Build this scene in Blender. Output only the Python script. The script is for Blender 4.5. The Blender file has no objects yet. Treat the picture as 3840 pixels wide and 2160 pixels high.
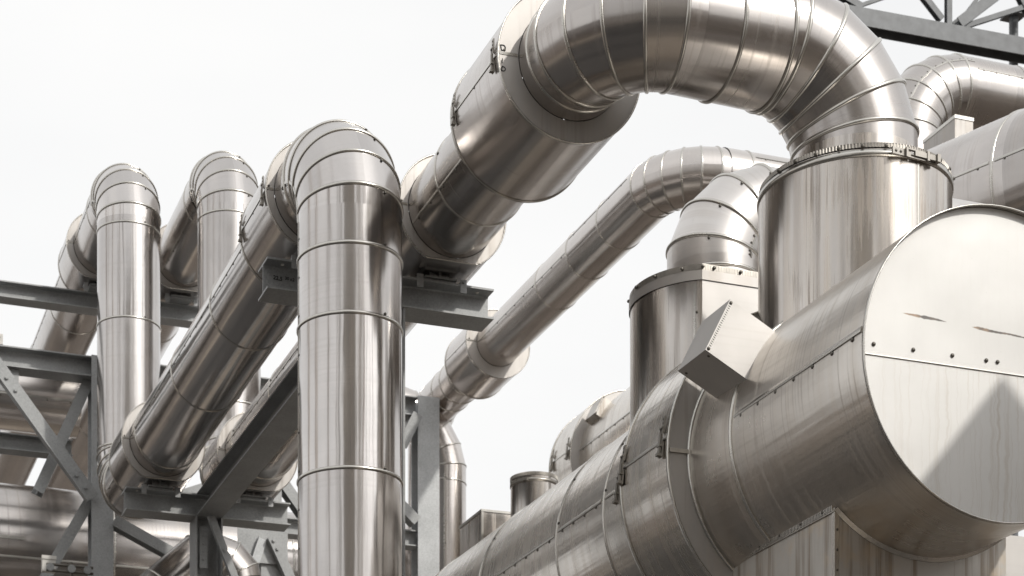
import bpy, math, random
from mathutils import Vector, Matrix
random.seed(7)
S = bpy.context.scene
COL = S.collection
pi = math.pi; rad = math.radians

# ------------------------------------------------------------------ camera
# world: X runs along the support beams, Y along the long pipes, camera at eye height
TH = rad(19.1); SN, CS = math.sin(TH), math.cos(TH)
F_, CX_, YH_ = 7300.0, 1560.0, 4100.0           # rising-front lens (picture 3840 wide)
cam = bpy.data.cameras.new('camera'); co = bpy.data.objects.new('camera', cam); COL.objects.link(co)
co.location = (0, 0, 0); co.rotation_euler = (pi/2, 0, -TH)
cam.sensor_width = 36; cam.lens = F_/3840*36
cam.shift_x = (1920-CX_)/3840; cam.shift_y = (YH_-1080)/3840
cam.clip_start = .1; cam.clip_end = 3000
cam.dof.use_dof = True; cam.dof.focus_distance = 16.5; cam.dof.aperture_fstop = 3.5
S.camera = co
S.render.resolution_x, S.render.resolution_y = 1024, 576

# ------------------------------------------------------------------ light
SUNV = Vector((.36, -.66, .60)).normalized()
W = bpy.data.worlds.new('World'); S.world = W; W.use_nodes = True
nt = W.node_tree; bg = nt.nodes['Background']
sky = nt.nodes.new('ShaderNodeTexSky'); sky.sky_type = 'NISHITA'; sky.sun_disc = False
sky.sun_elevation = math.asin(SUNV.z); sky.sun_rotation = math.atan2(SUNV.x, SUNV.y)
sky.air_density = 1.5; sky.dust_density = 7; sky.ozone_density = 1
hs = nt.nodes.new('ShaderNodeHueSaturation'); hs.inputs['Saturation'].default_value = .10
mx = nt.nodes.new('ShaderNodeMixRGB'); mx.inputs[0].default_value = .72
mx.inputs[2].default_value = (9.4, 9.4, 9.35, 1)      # thin overcast veil evens the sky out
nt.links.new(sky.outputs[0], hs.inputs['Color']); nt.links.new(hs.outputs[0], mx.inputs[1])
tcw = nt.nodes.new('ShaderNodeTexCoord'); nzw = nt.nodes.new('ShaderNodeTexNoise'); nzw.inputs['Scale'].default_value = 2.2; nzw.inputs['Detail'].default_value = 5
mpw = nt.nodes.new('ShaderNodeMapping'); mpw.inputs['Scale'].default_value = (1, 1, 2.5); nt.links.new(tcw.outputs['Generated'], mpw.inputs[0]); nt.links.new(mpw.outputs[0], nzw.inputs['Vector'])
rw = nt.nodes.new('ShaderNodeValToRGB'); rw.color_ramp.elements[0].position = .3; rw.color_ramp.elements[0].color = (.925,.93,.94,1); rw.color_ramp.elements[1].position = .7; rw.color_ramp.elements[1].color = (1.03,1.025,1.02,1)
nt.links.new(nzw.outputs[0], rw.inputs[0])
mw = nt.nodes.new('ShaderNodeMixRGB'); mw.blend_type = 'MULTIPLY'; mw.inputs[0].default_value = 1
nt.links.new(mx.outputs[0], mw.inputs[1]); nt.links.new(rw.outputs[0], mw.inputs[2])
nt.links.new(mw.outputs[0], bg.inputs[0]); bg.inputs[1].default_value = .102
sl = bpy.data.lights.new('sun', 'SUN'); sl.energy = 1.6; sl.angle = rad(1.8); sl.color = (1, .965, .90)
so = bpy.data.objects.new('sun', sl); COL.objects.link(so)
so.rotation_euler = SUNV.to_track_quat('Z', 'Y').to_euler()
S.view_settings.view_transform = 'Standard'; S.view_settings.look = 'None'
S.view_settings.exposure = 0.34; S.view_settings.gamma = 1
S.render.engine = 'CYCLES'
S.cycles.max_bounces = 10; S.cycles.glossy_bounces = 7; S.cycles.diffuse_bounces = 3
S.cycles.sample_clamp_indirect = 6

# ------------------------------------------------------------------ helpers
def ray(x, y): return Vector((SN+(x-CX_)/F_*CS, CS-(x-CX_)/F_*SN, (YH_-y)/F_))
def atY(x, y, Y): r = ray(x, y); return r*(Y/r.y)
def atX(x, y, X): r = ray(x, y); return r*(X/r.x)
def atZ(x, y, Z): r = ray(x, y); return r*(Z/r.z)
GZ = -1.6                                         # ground level below the eye

class M:
    """mesh collector"""
    def __init__(s): s.v = []; s.f = []; s.uv = []; s.sm = []; s.sec = []; s.mi = []; s.k = random.random()
    def add(s, vs, fs, uvs=None, smooth=False, sec=None, mi=0):
        s.mi += [mi]*len(fs); o = len(s.v); s.v += [Vector(v) for v in vs]
        for i, f in enumerate(fs):
            s.f.append([o+j for j in f])
            s.uv.append(uvs[i] if uvs else [(vs[j][0]*.7+vs[j][1], vs[j][2]+vs[j][1]*.5) for j in f])
            s.sm.append(smooth); s.sec.append(s.k if sec is None else sec)
    def box(s, a, b, M4=None):
        x0, y0, z0 = a; x1, y1, z1 = b
        vs = [Vector(p) for p in [(x0,y0,z0),(x1,y0,z0),(x1,y1,z0),(x0,y1,z0),(x0,y0,z1),(x1,y0,z1),(x1,y1,z1),(x0,y1,z1)]]
        if M4: vs = [M4 @ v for v in vs]
        s.add(vs, [(0,3,2,1),(4,5,6,7),(0,1,5,4),(1,2,6,5),(2,3,7,6),(3,0,4,7)])
    def prism(s, poly, h0, h1, M4):
        n = len(poly)
        vs = [M4 @ Vector((x, y, h0)) for x, y in poly]+[M4 @ Vector((x, y, h1)) for x, y in poly]
        s.add(vs, [tuple(range(n))[::-1], tuple(range(n, 2*n))]+[(i, (i+1) % n, n+(i+1) % n, n+i) for i in range(n)])
    def dome(s, p, n, r=.013, h=.6, seg=8):
        r = r*1.15
        n = Vector(n).normalized(); a = n.orthogonal().normalized(); b = n.cross(a); p = Vector(p)
        rings = [(1, -.3), (1, .25), (.72, .75)]
        vs = [p+(a*math.cos(t)+b*math.sin(t))*r*k+n*r*h*z for k, z in rings for t in [2*pi*i/seg for i in range(seg)]]
        vs.append(p+n*r*h)
        fs = [(k*seg+i, k*seg+(i+1) % seg, (k+1)*seg+(i+1) % seg, (k+1)*seg+i) for k in range(2) for i in range(seg)]
        fs += [(2*seg+i, 2*seg+(i+1) % seg, 3*seg) for i in range(seg)]
        s.add(vs, fs, smooth=True, mi=1)
    def hexbolt(s, p, n, r=.02, h=.02):
        n = Vector(n).normalized(); a = n.orthogonal().normalized(); b = n.cross(a); p = Vector(p)
        M4 = Matrix((( a.x, b.x, n.x, p.x), (a.y, b.y, n.y, p.y), (a.z, b.z, n.z, p.z), (0,0,0,1)))
        s.prism([(r*1.35*math.cos(i*pi/8), r*1.35*math.sin(i*pi/8)) for i in range(16)], -.002, h*.25, M4)
        s.prism([(r*math.cos(i*pi/3), r*math.sin(i*pi/3)) for i in range(6)], h*.25, h, M4)
    def build(s, name, mat, parent=None, kind=None):
        me = bpy.data.meshes.new(name)
        off = Vector((0,0,0)); p = parent
        while p is not None: off = off+p.location; p = p.parent
        me.from_pydata([tuple(v-off) for v in s.v], [], s.f)
        uvl = me.uv_layers.new(name='UVMap'); d = []
        for u in s.uv:
            for c in u: d += [c[0], c[1]]
        uvl.data.foreach_set('uv', d)
        me.polygons.foreach_set('use_smooth', s.sm)
        at = me.attributes.new('sec', 'FLOAT', 'FACE'); at.data.foreach_set('value', s.sec)
        me.materials.append(mat)
        if any(s.mi): me.materials.append(SCREW if mat is not WHITEBOX else mat); me.polygons.foreach_set('material_index', s.mi)
        me.update()
        o = bpy.data.objects.new(name, me); COL.objects.link(o)
        if parent is not None: o.parent = parent
        if kind: o['kind'] = kind
        return o

def thing(name, loc, label, cat, group=None):
    o = bpy.data.objects.new(name, None); COL.objects.link(o); o.location = loc; o.empty_display_size = .3
    return tag(o, label, cat, group)
def tag(o, label, cat, group=None):
    o['label'] = label; o['category'] = cat
    if group: o['group'] = group
    return o

# frames: a ring is c + e1*k*rho*cos + e2*rho*sin
def frame(c, ax):
    ax = Vector(ax).normalized()
    if abs(ax.z) > .9: e1, e2 = Vector((1,0,0)), Vector((0,1,0))
    elif abs(ax.y) > .7: e1 = Vector((1,0,0)); e1 = (e1-ax*e1.dot(ax)).normalized(); e2 = Vector((0,0,1)); e2 = (e2-ax*e2.dot(ax)-e1*e2.dot(e1)).normalized()
    else: e2 = Vector((0,0,1)); e2 = (e2-ax*e2.dot(ax)).normalized(); e1 = Vector((ax.y,-ax.x,0)).normalized()*(-1)
    return (Vector(c), e1, e2, 1.0)
def rp(fr, rho, t, a=0):
    c, e1, e2, k = fr; n = e1.cross(e2).normalized()
    return c+e1*(k*rho*math.cos(t))+e2*(rho*math.sin(t))+n*a
NS = 80
def skin(m, fa, fb, ra, rb, v0, sec=None, zclip=None):
    vs = []; ts = [2*pi*i/NS for i in range(NS+1)]
    for fr, r in ((fa, ra), (fb, rb)):
        for t in ts:
            p = rp(fr, r, t)
            if zclip is not None: p.z = max(p.z, fr[0].z-zclip)
            vs.append(p)
    L = (fb[0]-fa[0]).length; n = NS+1
    fs = [(i, i+1, n+i+1, n+i) for i in range(NS)]
    uvs = [[(ts[i]*ra, v0), (ts[i+1]*ra, v0), (ts[i+1]*ra, v0+L), (ts[i]*ra, v0+L)] for i in range(NS)]
    m.add(vs, fs, uvs, smooth=True, sec=random.random() if sec is None else sec)
    return v0+L
def band(m, fr, r, prof, sec=.5):
    """closed profile [(drho, axial)] swept round a ring"""
    n = len(prof); vs = []
    for i in range(NS):
        t = 2*pi*i/NS
        for dr, a in prof: vs.append(rp(fr, r+dr, t, a))
    fs = []
    for i in range(NS):
        j = (i+1) % NS
        for k in range(n): fs.append((i*n+k, i*n+(k+1) % n, j*n+(k+1) % n, j*n+k))
    m.add(vs, fs, smooth=True, sec=sec)
def bead(fr, r, parent, w=.022, h=.014, mat=None, screws=(), name='joint_ring'):
    w *= .95; h *= 1.05; m = M(); band(m, fr, r, [(-.004,-w), (h*.55,-w), (h,-w*.45), (h,w*.35), (h*.35,w*.9), (-.004,w)])
    for t in screws: m.dome(rp(fr, r+h*.3, t, w*1.7), rp(fr, 1, t)-rp(fr, 0, t), .012)
    return m.build(name, mat or BEAD, parent)
def ringplate(m, fr, r0, r1, a=0, zclip=None, flip=False, bend=0):
    n = NS; vs = []
    for r in (r0, r1):
        for i in range(n):
            p = rp(fr, r, 2*pi*i/n, a)
            if zclip is not None: p.z = max(p.z, fr[0].z-zclip)
            vs.append(p)
    fs = [(i, (i+1) % n, n+(i+1) % n, n+i) for i in range(n)]
    m.add(vs, fs, [[(vs[j].x*1.0, vs[j].z) for j in f] for f in fs])

# ------------------------------------------------------------------ materials
def nodes(name):
    m = bpy.data.materials.new(name); m.use_nodes = True
    return m, m.node_tree, m.node_tree.nodes['Principled BSDF']
def N(nt, t, **kw):
    n = nt.nodes.new(t)
    for k, v in kw.items():
        if k.startswith('i_'): n.inputs[k[2:].replace('_', ' ')].default_value = v
        else: setattr(n, k, v)
    return n
def mth(nt, op, a, b=None, c=None):
    n = nt.nodes.new('ShaderNodeMath'); n.operation = op
    for i, v in enumerate((a, b, c)):
        if v is None: continue
        if isinstance(v, (int, float)): n.inputs[i].default_value = v
        else: nt.links.new(v, n.inputs[i])
    return n.outputs[0]
def ramp(nt, fac, stops):
    r = nt.nodes.new('ShaderNodeValToRGB'); e = r.color_ramp.elements
    while len(e) < len(stops): e.new(.5)
    for i, (p, c) in enumerate(stops): e[i].position = p; e[i].color = (c, c, c, 1) if isinstance(c, (int, float)) else (*c, 1)
    nt.links.new(fac, r.inputs[0]); return r.outputs[0]
def mixc(nt, fac, a, b, mode='MIX'):
    n = nt.nodes.new('ShaderNodeMixRGB'); n.blend_type = mode
    for i, v in ((0, fac), (1, a), (2, b)):
        if isinstance(v, (int, float)): n.inputs[i].default_value = v
        elif isinstance(v, tuple): n.inputs[i].default_value = (*v, 1)
        else: nt.links.new(v, n.inputs[i])
    return n.outputs[0]
def cladding(name, base=(.66,.63,.60), rough=.17, wave=.35, brush=.25, dirt=0.0, haze=.12, run='u', metallic=1.0, var=.10):
    """rolled sheet-metal cladding: long shallow buckles, fine brushing, haze patches, water runs"""
    mat, nt, bs = nodes(name); L = nt.links
    uv = N(nt, 'ShaderNodeUVMap', uv_map='UVMap')
    att = N(nt, 'ShaderNodeAttribute', attribute_name='sec')
    add = N(nt, 'ShaderNodeVectorMath', operation='MULTIPLY_ADD')
    comb = N(nt, 'ShaderNodeCombineXYZ'); L.new(att.outputs['Fac'], comb.inputs[0]); L.new(att.outputs['Fac'], comb.inputs[2])
    L.new(comb.outputs[0], add.inputs[0]); add.inputs[1].default_value = (17, 0, 31); L.new(uv.outputs[0], add.inputs[2])
    def noise(sx, sy, sc, det=2, ro=.5):
        mp = N(nt, 'ShaderNodeMapping'); mp.inputs['Scale'].default_value = (sx, sy, 1); L.new(add.outputs[0], mp.inputs[0])
        n = N(nt, 'ShaderNodeTexNoise'); n.inputs['Scale'].default_value = sc; n.inputs['Detail'].default_value = det
        n.inputs['Roughness'].default_value = ro; L.new(mp.outputs[0], n.inputs['Vector']); return n.outputs[0]
    big = noise(2.4, .22, 1.0, 1.5)            # buckles running along the pipe
    mid = noise(9, .5, 1.0, 2)
    dent = noise(2.2, 2.0, 1.3, 1)
    br = noise(2.0, 160, 1.0, 3, .7)           # brushing round the circumference
    fin = noise(24, .35, 1.0, 1)
    h = mth(nt, 'ADD', mth(nt, 'MULTIPLY', big, .012*wave), mth(nt, 'MULTIPLY', mid, .0030*wave))
    h = mth(nt, 'ADD', h, mth(nt, 'MULTIPLY', fin, .00045*wave))
    h = mth(nt, 'ADD', h, mth(nt, 'MULTIPLY', dent, .0028*wave))
    h = mth(nt, 'ADD', h, mth(nt, 'MULTIPLY', br, .00006*brush))
    bp = N(nt, 'ShaderNodeBump'); bp.inputs['Strength'].default_value = 1; bp.inputs['Distance'].default_value = 1
    L.new(h, bp.inputs['Height']); L.new(bp.outputs[0], bs.inputs['Normal'])
    pat = noise(.9, .5, 1.4, 4, .6)
    col = mixc(nt, ramp(nt, pat, [(.35, 0), (.72, 1)]), base, tuple(c*(1-var*1.6) for c in base))
    secv = mth(nt, 'MULTIPLY_ADD', mth(nt, 'FRACT', mth(nt, 'MULTIPLY', att.outputs['Fac'], 3.71)), var*1.4, 1.03-var*.8)
    col = mixc(nt, 1.0, col, secv, 'MULTIPLY')
    col = mixc(nt, 1.0, col, (.925,.925,.925), 'MULTIPLY')
    ro = mth(nt, 'MULTIPLY_ADD', pat, haze, rough-haze*.4)
    ro = mth(nt, 'MULTIPLY_ADD', br, .05*brush, ro)
    ro = mth(nt, 'MULTIPLY_ADD', mth(nt, 'FRACT', mth(nt, 'MULTIPLY', att.outputs['Fac'], 7.3)), .07, ro)
    spk = noise(30, 30, 1.0, 3, .7)
    if dirt > 0:
        wv = noise(1.6, 1.2, 1.0, 2)
        if run == 'u': st = noise(.26, 30, 1.0, 3, .55); st2 = noise(.3, 7, 1.0, 3, .6)
        else: st = noise(26, .45, 1.0, 4, .65); st2 = noise(8, .3, 1.0, 3, .6)
        f = ramp(nt, mth(nt, 'MULTIPLY', mth(nt, 'ADD', st, mth(nt, 'MULTIPLY', wv, .55)), 1.0), [(.84, 0), (.98, 1)])
        f2 = ramp(nt, st2, [(.45, 0), (.75, 1)])
        col = mixc(nt, mth(nt, 'MULTIPLY', f2, .45*dirt), col, (.60, .50, .38))
        col = mixc(nt, mth(nt, 'MULTIPLY', f, .6*dirt), col, (.22, .17, .13))
        ro = mth(nt, 'ADD', ro, mth(nt, 'MULTIPLY', f2, .16*dirt))
        ro = mth(nt, 'ADD', ro, mth(nt, 'MULTIPLY', f, .2*dirt))
        L.new(mth(nt, 'SUBTRACT', metallic, mth(nt, 'MULTIPLY', f, .5*dirt)), bs.inputs['Metallic'])
    else: bs.inputs['Metallic'].default_value = metallic
    sp = ramp(nt, spk, [(.68, 0), (.76, 1)])
    col = mixc(nt, mth(nt, 'MULTIPLY', sp, .18), col, (.25, .21, .18))
    L.new(col, bs.inputs['Base Color']); L.new(ro, bs.inputs['Roughness'])
    return mat
POL = cladding('polished_cladding', (.65,.62,.60), .115, .95, .2, .05, .10, var=.12)
POLR = cladding('run_cladding', (.60,.568,.545), .13, .9, .35, .12, .10, var=.12)
ARCH = cladding('arch_cladding', (.58,.548,.525), .155, .7, .45, .18, .10, var=.14)
OLD = cladding('weathered_duct', (.73,.69,.64), .20, 1.5, .2, .42, .12, var=.12)
OLDV = cladding('weathered_vessel', (.62,.585,.55), .15, .9, .3, .85, .10, run='v')
FAR = cladding('far_cladding', (.68,.64,.61), .16, .9, .5, .06, .12)
PLATE = cladding('matt_plate', (.54,.515,.49), .50, .5, .3, .35, .12, run='v', metallic=.7)
BEND = cladding('pale_bend_cladding', (.72,.69,.665), .27, .6, .3, .2, .12, metallic=.95)
PALE = cladding('pale_cladding', (.55,.53,.51), .50, .6, .3, .06, .12, metallic=.75)
BEAD = cladding('bead_strip', (.62,.60,.56), .20, .1, .2, .1, .05)
def plain(name, c, r=.5, met=0.0, ns=0, amt=.1, bump=0):
    mat, nt, bs = nodes(name); bs.inputs['Roughness'].default_value = r; bs.inputs['Metallic'].default_value = met
    tc = N(nt, 'ShaderNodeTexCoord'); n = N(nt, 'ShaderNodeTexNoise'); n.inputs['Scale'].default_value = ns or 6; n.inputs['Detail'].default_value = 5
    nt.links.new(tc.outputs['Object'], n.inputs['Vector'])
    col = mixc(nt, ramp(nt, n.outputs[0], [(.3, 0), (.7, 1)]), tuple(x*(1-amt) for x in c), tuple(x*(1+amt) for x in c))
    nt.links.new(col, bs.inputs['Base Color'])
    if bump:
        b = N(nt, 'ShaderNodeBump'); b.inputs['Strength'].default_value = bump; b.inputs['Distance'].default_value = .01
        nt.links.new(n.outputs[0], b.inputs['Height']); nt.links.new(b.outputs[0], bs.inputs['Normal'])
    return mat
def galv(name, c):
    mat, nt, bs = nodes(name); L = nt.links
    tc = N(nt, 'ShaderNodeTexCoord')
    vo = N(nt, 'ShaderNodeTexVoronoi'); vo.inputs['Scale'].default_value = 55; L.new(tc.outputs['Object'], vo.inputs['Vector'])
    n1 = N(nt, 'ShaderNodeTexNoise'); n1.inputs['Scale'].default_value = 2.2; n1.inputs['Detail'].default_value = 6; L.new(tc.outputs['Object'], n1.inputs['Vector'])
    n2 = N(nt, 'ShaderNodeTexNoise'); n2.inputs['Scale'].default_value = 60; n2.inputs['Detail'].default_value = 4; L.new(tc.outputs['Object'], n2.inputs['Vector'])
    bw = N(nt, 'ShaderNodeRGBToBW'); L.new(vo.outputs['Color'], bw.inputs[0])
    f = mth(nt, 'ADD', mth(nt, 'MULTIPLY', bw.outputs[0], .35), mth(nt, 'ADD', mth(nt, 'MULTIPLY', n1.outputs[0], .8), mth(nt, 'MULTIPLY', n2.outputs[0], .35)))
    col = mixc(nt, ramp(nt, f, [(.45, 0), (1.05, 1)]), tuple(x*.78 for x in c), tuple(x*1.25 for x in c))
    L.new(col, bs.inputs['Base Color']); bs.inputs['Metallic'].default_value = .35
    L.new(mth(nt, 'MULTIPLY_ADD', f, .2, .38), bs.inputs['Roughness'])
    return mat
GALV = galv('galvanised_steel', (.31,.315,.315))
GALVL = galv('light_galvanised', (.42,.43,.435))
DARKST = plain('dark_painted_steel', (.12,.125,.13), .5, .1, 5, .2)
SCREW = plain('screw_steel', (.13,.12,.105), .4, .7)
SERR = plain('serrated_steel', (.40,.375,.34), .38, .85, 9, .2)
LATCH = plain('latch_steel', (.34,.32,.29), .35, .9)
GAP = plain('dark_opening', (.012,.011,.010), .8)
RUST = plain('rusty_steel', (.22,.15,.10), .7, .2, 20, .4)
INK = plain('black_marker', (.012,.012,.012), .7)
WHITEBOX = plain('off_white_plastic', (.62,.60,.56), .5)

def capmat():
    mat, nt, bs = nodes('cap_plate'); L = nt.links
    tc = N(nt, 'ShaderNodeTexCoord'); sp = N(nt, 'ShaderNodeSeparateXYZ'); L.new(tc.outputs['Object'], sp.inputs[0])
    x, z = sp.outputs[0], sp.outputs[2]
    def noise(sc, v, det=4, ro=.6):
        mp = N(nt, 'ShaderNodeMapping'); mp.inputs['Scale'].default_value = v; L.new(tc.outputs['Object'], mp.inputs[0])
        n = N(nt, 'ShaderNodeTexNoise'); n.inputs['Scale'].default_value = sc; n.inputs['Detail'].default_value = det
        n.inputs['Roughness'].default_value = ro; L.new(mp.outputs[0], n.inputs['Vector']); return n.outputs[0]
    wob = noise(3, (1,1,1.6), 3)
    xs = mth(nt, 'MULTIPLY_ADD', wob, .10, x)
    # thin water runs below the lap seam (z<0), denser to the right
    mp = N(nt, 'ShaderNodeMapping'); mp.inputs['Scale'].default_value = (1, 1, 1)
    cb = N(nt, 'ShaderNodeCombineXYZ'); L.new(mth(nt, 'MULTIPLY', xs, 24), cb.inputs[0]); L.new(mth(nt, 'MULTIPLY', z, .5), cb.inputs[1])
    st = N(nt, 'ShaderNodeTexNoise'); st.inputs['Scale'].default_value = 1; st.inputs['Detail'].default_value = 5; st.inputs['Roughness'].default_value = .7; L.new(cb.outputs[0], st.inputs['Vector'])
    low = ramp(nt, z, [(0, 0)]) if False else mth(nt, 'LESS_THAN', z, -.03)
    dens = mth(nt, 'MULTIPLY_ADD', x, .45, .75)
    f = mth(nt, 'MULTIPLY', mth(nt, 'MULTIPLY', ramp(nt, st.outputs[0], [(.50, 0), (.68, 1)]), mth(nt, 'MAXIMUM', low, .12)), mth(nt, 'MINIMUM', mth(nt, 'MAXIMUM', dens, .12), .9))
    base = mixc(nt, ramp(nt, noise(1.1, (1,1,1), 5), [(.35, 0), (.7, 1)]), (.66,.65,.63), (.73,.72,.70))
    base = mixc(nt, mth(nt, 'MULTIPLY', f, .55), base, (.44,.37,.29))
    # corroded scar marks across the upper half
    e1 = mth(nt, 'MAXIMUM', mth(nt, 'SUBTRACT', 1.0, mth(nt, 'MULTIPLY', mth(nt, 'ABSOLUTE', mth(nt, 'ADD', x, .64)), 5.2)), 0.0)
    e2 = mth(nt, 'MULTIPLY', mth(nt, 'MAXIMUM', mth(nt, 'MINIMUM', mth(nt, 'MULTIPLY_ADD', x, 14.0, 3.3), 1.0), 0.0), mth(nt, 'MAXIMUM', mth(nt, 'MULTIPLY_ADD', x, -1.1, .75), 0.0))
    w = mth(nt, 'MULTIPLY', mth(nt, 'MULTIPLY', mth(nt, 'ADD', mth(nt, 'POWER', e1, .45), e2), .021), mth(nt, 'MULTIPLY_ADD', ramp(nt, noise(26, (1,1,.25), 5, .75), [(.25, 0), (.7, 1)]), .5, .45))
    zz = mth(nt, 'ABSOLUTE', mth(nt, 'SUBTRACT', z, mth(nt, 'MULTIPLY_ADD', noise(5, (1,1,1), 4, .6), .026, mth(nt, 'MULTIPLY_ADD', x, -.045, .250))))
    sc = mth(nt, 'MINIMUM', mth(nt, 'MAXIMUM', mth(nt, 'MULTIPLY', mth(nt, 'SUBTRACT', w, zz), 220.0), 0.0), 1.0)
    base = mixc(nt, mth(nt, 'MULTIPLY', sc, .85), base, mixc(nt, ramp(nt, noise(7,(1,1,1)), [(.42,0),(.60,1)]), (.05,.04,.033), (.30,.19,.11)))
    spk = ramp(nt, noise(55, (1,1,1), 2), [(.70, 0), (.78, 1)])
    base = mixc(nt, mth(nt, 'MULTIPLY', spk, .25), base, (.3,.27,.24))
    L.new(base, bs.inputs['Base Color']); bs.inputs['Metallic'].default_value = .25
    L.new(mth(nt, 'MULTIPLY_ADD', noise(2, (1,1,1)), .2, .42), bs.inputs['Roughness'])
    bp = N(nt, 'ShaderNodeBump'); bp.inputs['Distance'].default_value = 1; bp.inputs['Strength'].default_value = 1
    L.new(mth(nt, 'MULTIPLY', noise(1.2, (1,1,1), 1), .02), bp.inputs['Height']); L.new(bp.outputs[0], bs.inputs['Normal'])
    return mat
CAP = capmat()

def rustbox():
    mat, nt, bs = nodes('stained_casing'); L = nt.links
    tc = N(nt, 'ShaderNodeTexCoord')
    def noise(sc, v, det=4, ro=.6):
        mp = N(nt, 'ShaderNodeMapping'); mp.inputs['Scale'].default_value = v; L.new(tc.outputs['Object'], mp.inputs[0])
        n = N(nt, 'ShaderNodeTexNoise'); n.inputs['Scale'].default_value = sc; n.inputs['Detail'].default_value = det
        n.inputs['Roughness'].default_value = ro; L.new(mp.outputs[0], n.inputs['Vector']); return n.outputs[0]
    base = mixc(nt, ramp(nt, noise(1.5, (1,1,1)), [(.35,0),(.7,1)]), (.47,.445,.41), (.56,.535,.50))
    base = mixc(nt, mth(nt, 'MULTIPLY', ramp(nt, noise(1, (9,9,.28), 5, .7), [(.48,0),(.62,1)]), .72), base, (.22,.165,.115))
    base = mixc(nt, mth(nt, 'MULTIPLY', ramp(nt, noise(3.2, (1,1,1), 6, .65), [(.54,0),(.64,1)]), .35), base, (.58,.46,.32))
    L.new(base, bs.inputs['Base Color']); bs.inputs['Metallic'].default_value = .55; bs.inputs['Roughness'].default_value = .38
    bp = N(nt, 'ShaderNodeBump'); bp.inputs['Distance'].default_value = 1
    L.new(mth(nt, 'MULTIPLY', noise(1.6, (1,1,.6), 1), .02), bp.inputs['Height']); L.new(bp.outputs[0], bs.inputs['Normal'])
    return mat
STAIN = rustbox()

# ------------------------------------------------------------------ ground
g = M(); g.add([(-900,-900,GZ),(900,-900,GZ),(900,900,GZ),(-900,900,GZ)], [(0,1,2,3)])
g.build('ground', plain('concrete_ground', (.115,.095,.079), .85, 0, .25, .35), kind='structure')
g = M(); g.add([(-14,-60,GZ+.004),(5.0,-60,GZ+.004),(5.0,70,GZ+.004),(-14,70,GZ+.004)], [(0,1,2,3)])
g.build('dark_reflection_strip', plain('asphalt', (.06,.057,.055), .9, 0, 2, .3), kind='structure')  # dark ground strip added to mirror as a band in the duct

g = M(); g.add([(5.6,-60,GZ+.004),(8.6,-60,GZ+.004),(8.6,70,GZ+.004),(5.6,70,GZ+.004)], [(0,1,2,3)])
g.build('pale_reflection_strip', plain('pale_concrete', (.30,.26,.215), .85, 0, 1, .25), kind='structure')  # pale ground strip added for a light band in the duct's reflection
g = M(); g.add([(-22,-60,GZ+.004),(-15.5,-60,GZ+.004),(-15.5,90,GZ+.004),(-22,90,GZ+.004)], [(0,1,2,3)])
g.build('far_reflection_strip', bpy.data.materials['pale_concrete'], kind='structure')  # farther pale strip, also added only for the reflected bands

# ------------------------------------------------------------------ pipe pieces
def straight(m, p0, p1, r, rings, r1=None):
    """tube between two points split at ring positions (distances from p0) so each sheet differs"""
    p0, p1 = Vector(p0), Vector(p1); d = (p1-p0); L = d.length; ax = d/L
    st = [0]+sorted([x for x in rings if 0 < x < L])+[L]; r1 = r if r1 is None else r1
    for a, b in zip(st[:-1], st[1:]):
        ra, rb = r+(r1-r)*a/L, r+(r1-r)*b/L
        skin(m, frame(p0+ax*a, ax), frame(p0+ax*b, ax), ra, rb, random.random()*5)
def elbow(name, parent, P, d0, d1, Rb, r, mat, n=5, beads=True, screws=(), wid=.020, hh=.013, r_end=None, seam=None):
    """gored elbow: axis corner P, incoming unit dir d0, outgoing unit dir d1"""
    P, d0, d1 = Vector(P), Vector(d0).normalized(), Vector(d1).normalized()
    ang = math.acos(max(-1, min(1, d0.dot(d1)))); T = Rb*math.tan(ang/2)
    A = P-d0*T; nrm = d0.cross(d1).normalized(); out0 = d0.cross(nrm).normalized()   # radial outward at start
    C = A-out0*Rb; hb = ang/n/2; r_end = r if r_end is None else r_end
    def fr(b, joint):
        rot = Matrix.Rotation(b, 3, nrm); e1 = rot @ out0
        k = 1/math.cos(hb) if joint else 1
        return (C+e1*Rb*k, e1, nrm, k)
    bs_ = [0]+[(2*i+1)*hb for i in range(n)]+[ang]
    frs = [fr(b, 0 < i < len(bs_)-1) for i, b in enumerate(bs_)]
    m = M(); v = random.random()*4
    rr = [r+(r_end-r)*b/ang for b in bs_]
    for i in range(len(frs)-1): v = skin(m, frs[i], frs[i+1], rr[i], rr[i+1], v)
    o = m.build(name, mat, parent)
    if beads:
        for i in range(1, len(frs)-1): bead(frs[i], rr[i], o, wid, hh, screws=screws)
    if seam is not None:
        m = M()
        for i in range(len(frs)-1):
            a, b = rp(frs[i], rr[i]+.001, seam), rp(frs[i+1], rr[i+1]+.001, seam); L = (b-a).length
            if L < .02: continue
            ax = (b-a)/L; mid = (frs[i][0]+frs[i+1][0])/2; rd = ((a+b)/2-mid); rd = (rd-ax*rd.dot(ax)).normalized(); tg = rd.cross(ax)
            M4 = Matrix(((tg.x, rd.x, ax.x, a.x), (tg.y, rd.y, ax.y, a.y), (tg.z, rd.z, ax.z, a.z), (0,0,0,1)))
            m.prism([(-.013,-.006),(.013,-.006),(.013,.006),(-.013,.003)], 0, L, M4)
            for q in (.28, .72): m.dome(a+ax*L*q+tg*.026, rd, .011)
        m.build('lap_seam', BEAD, o)
    return o, A, P+d1*T
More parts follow.
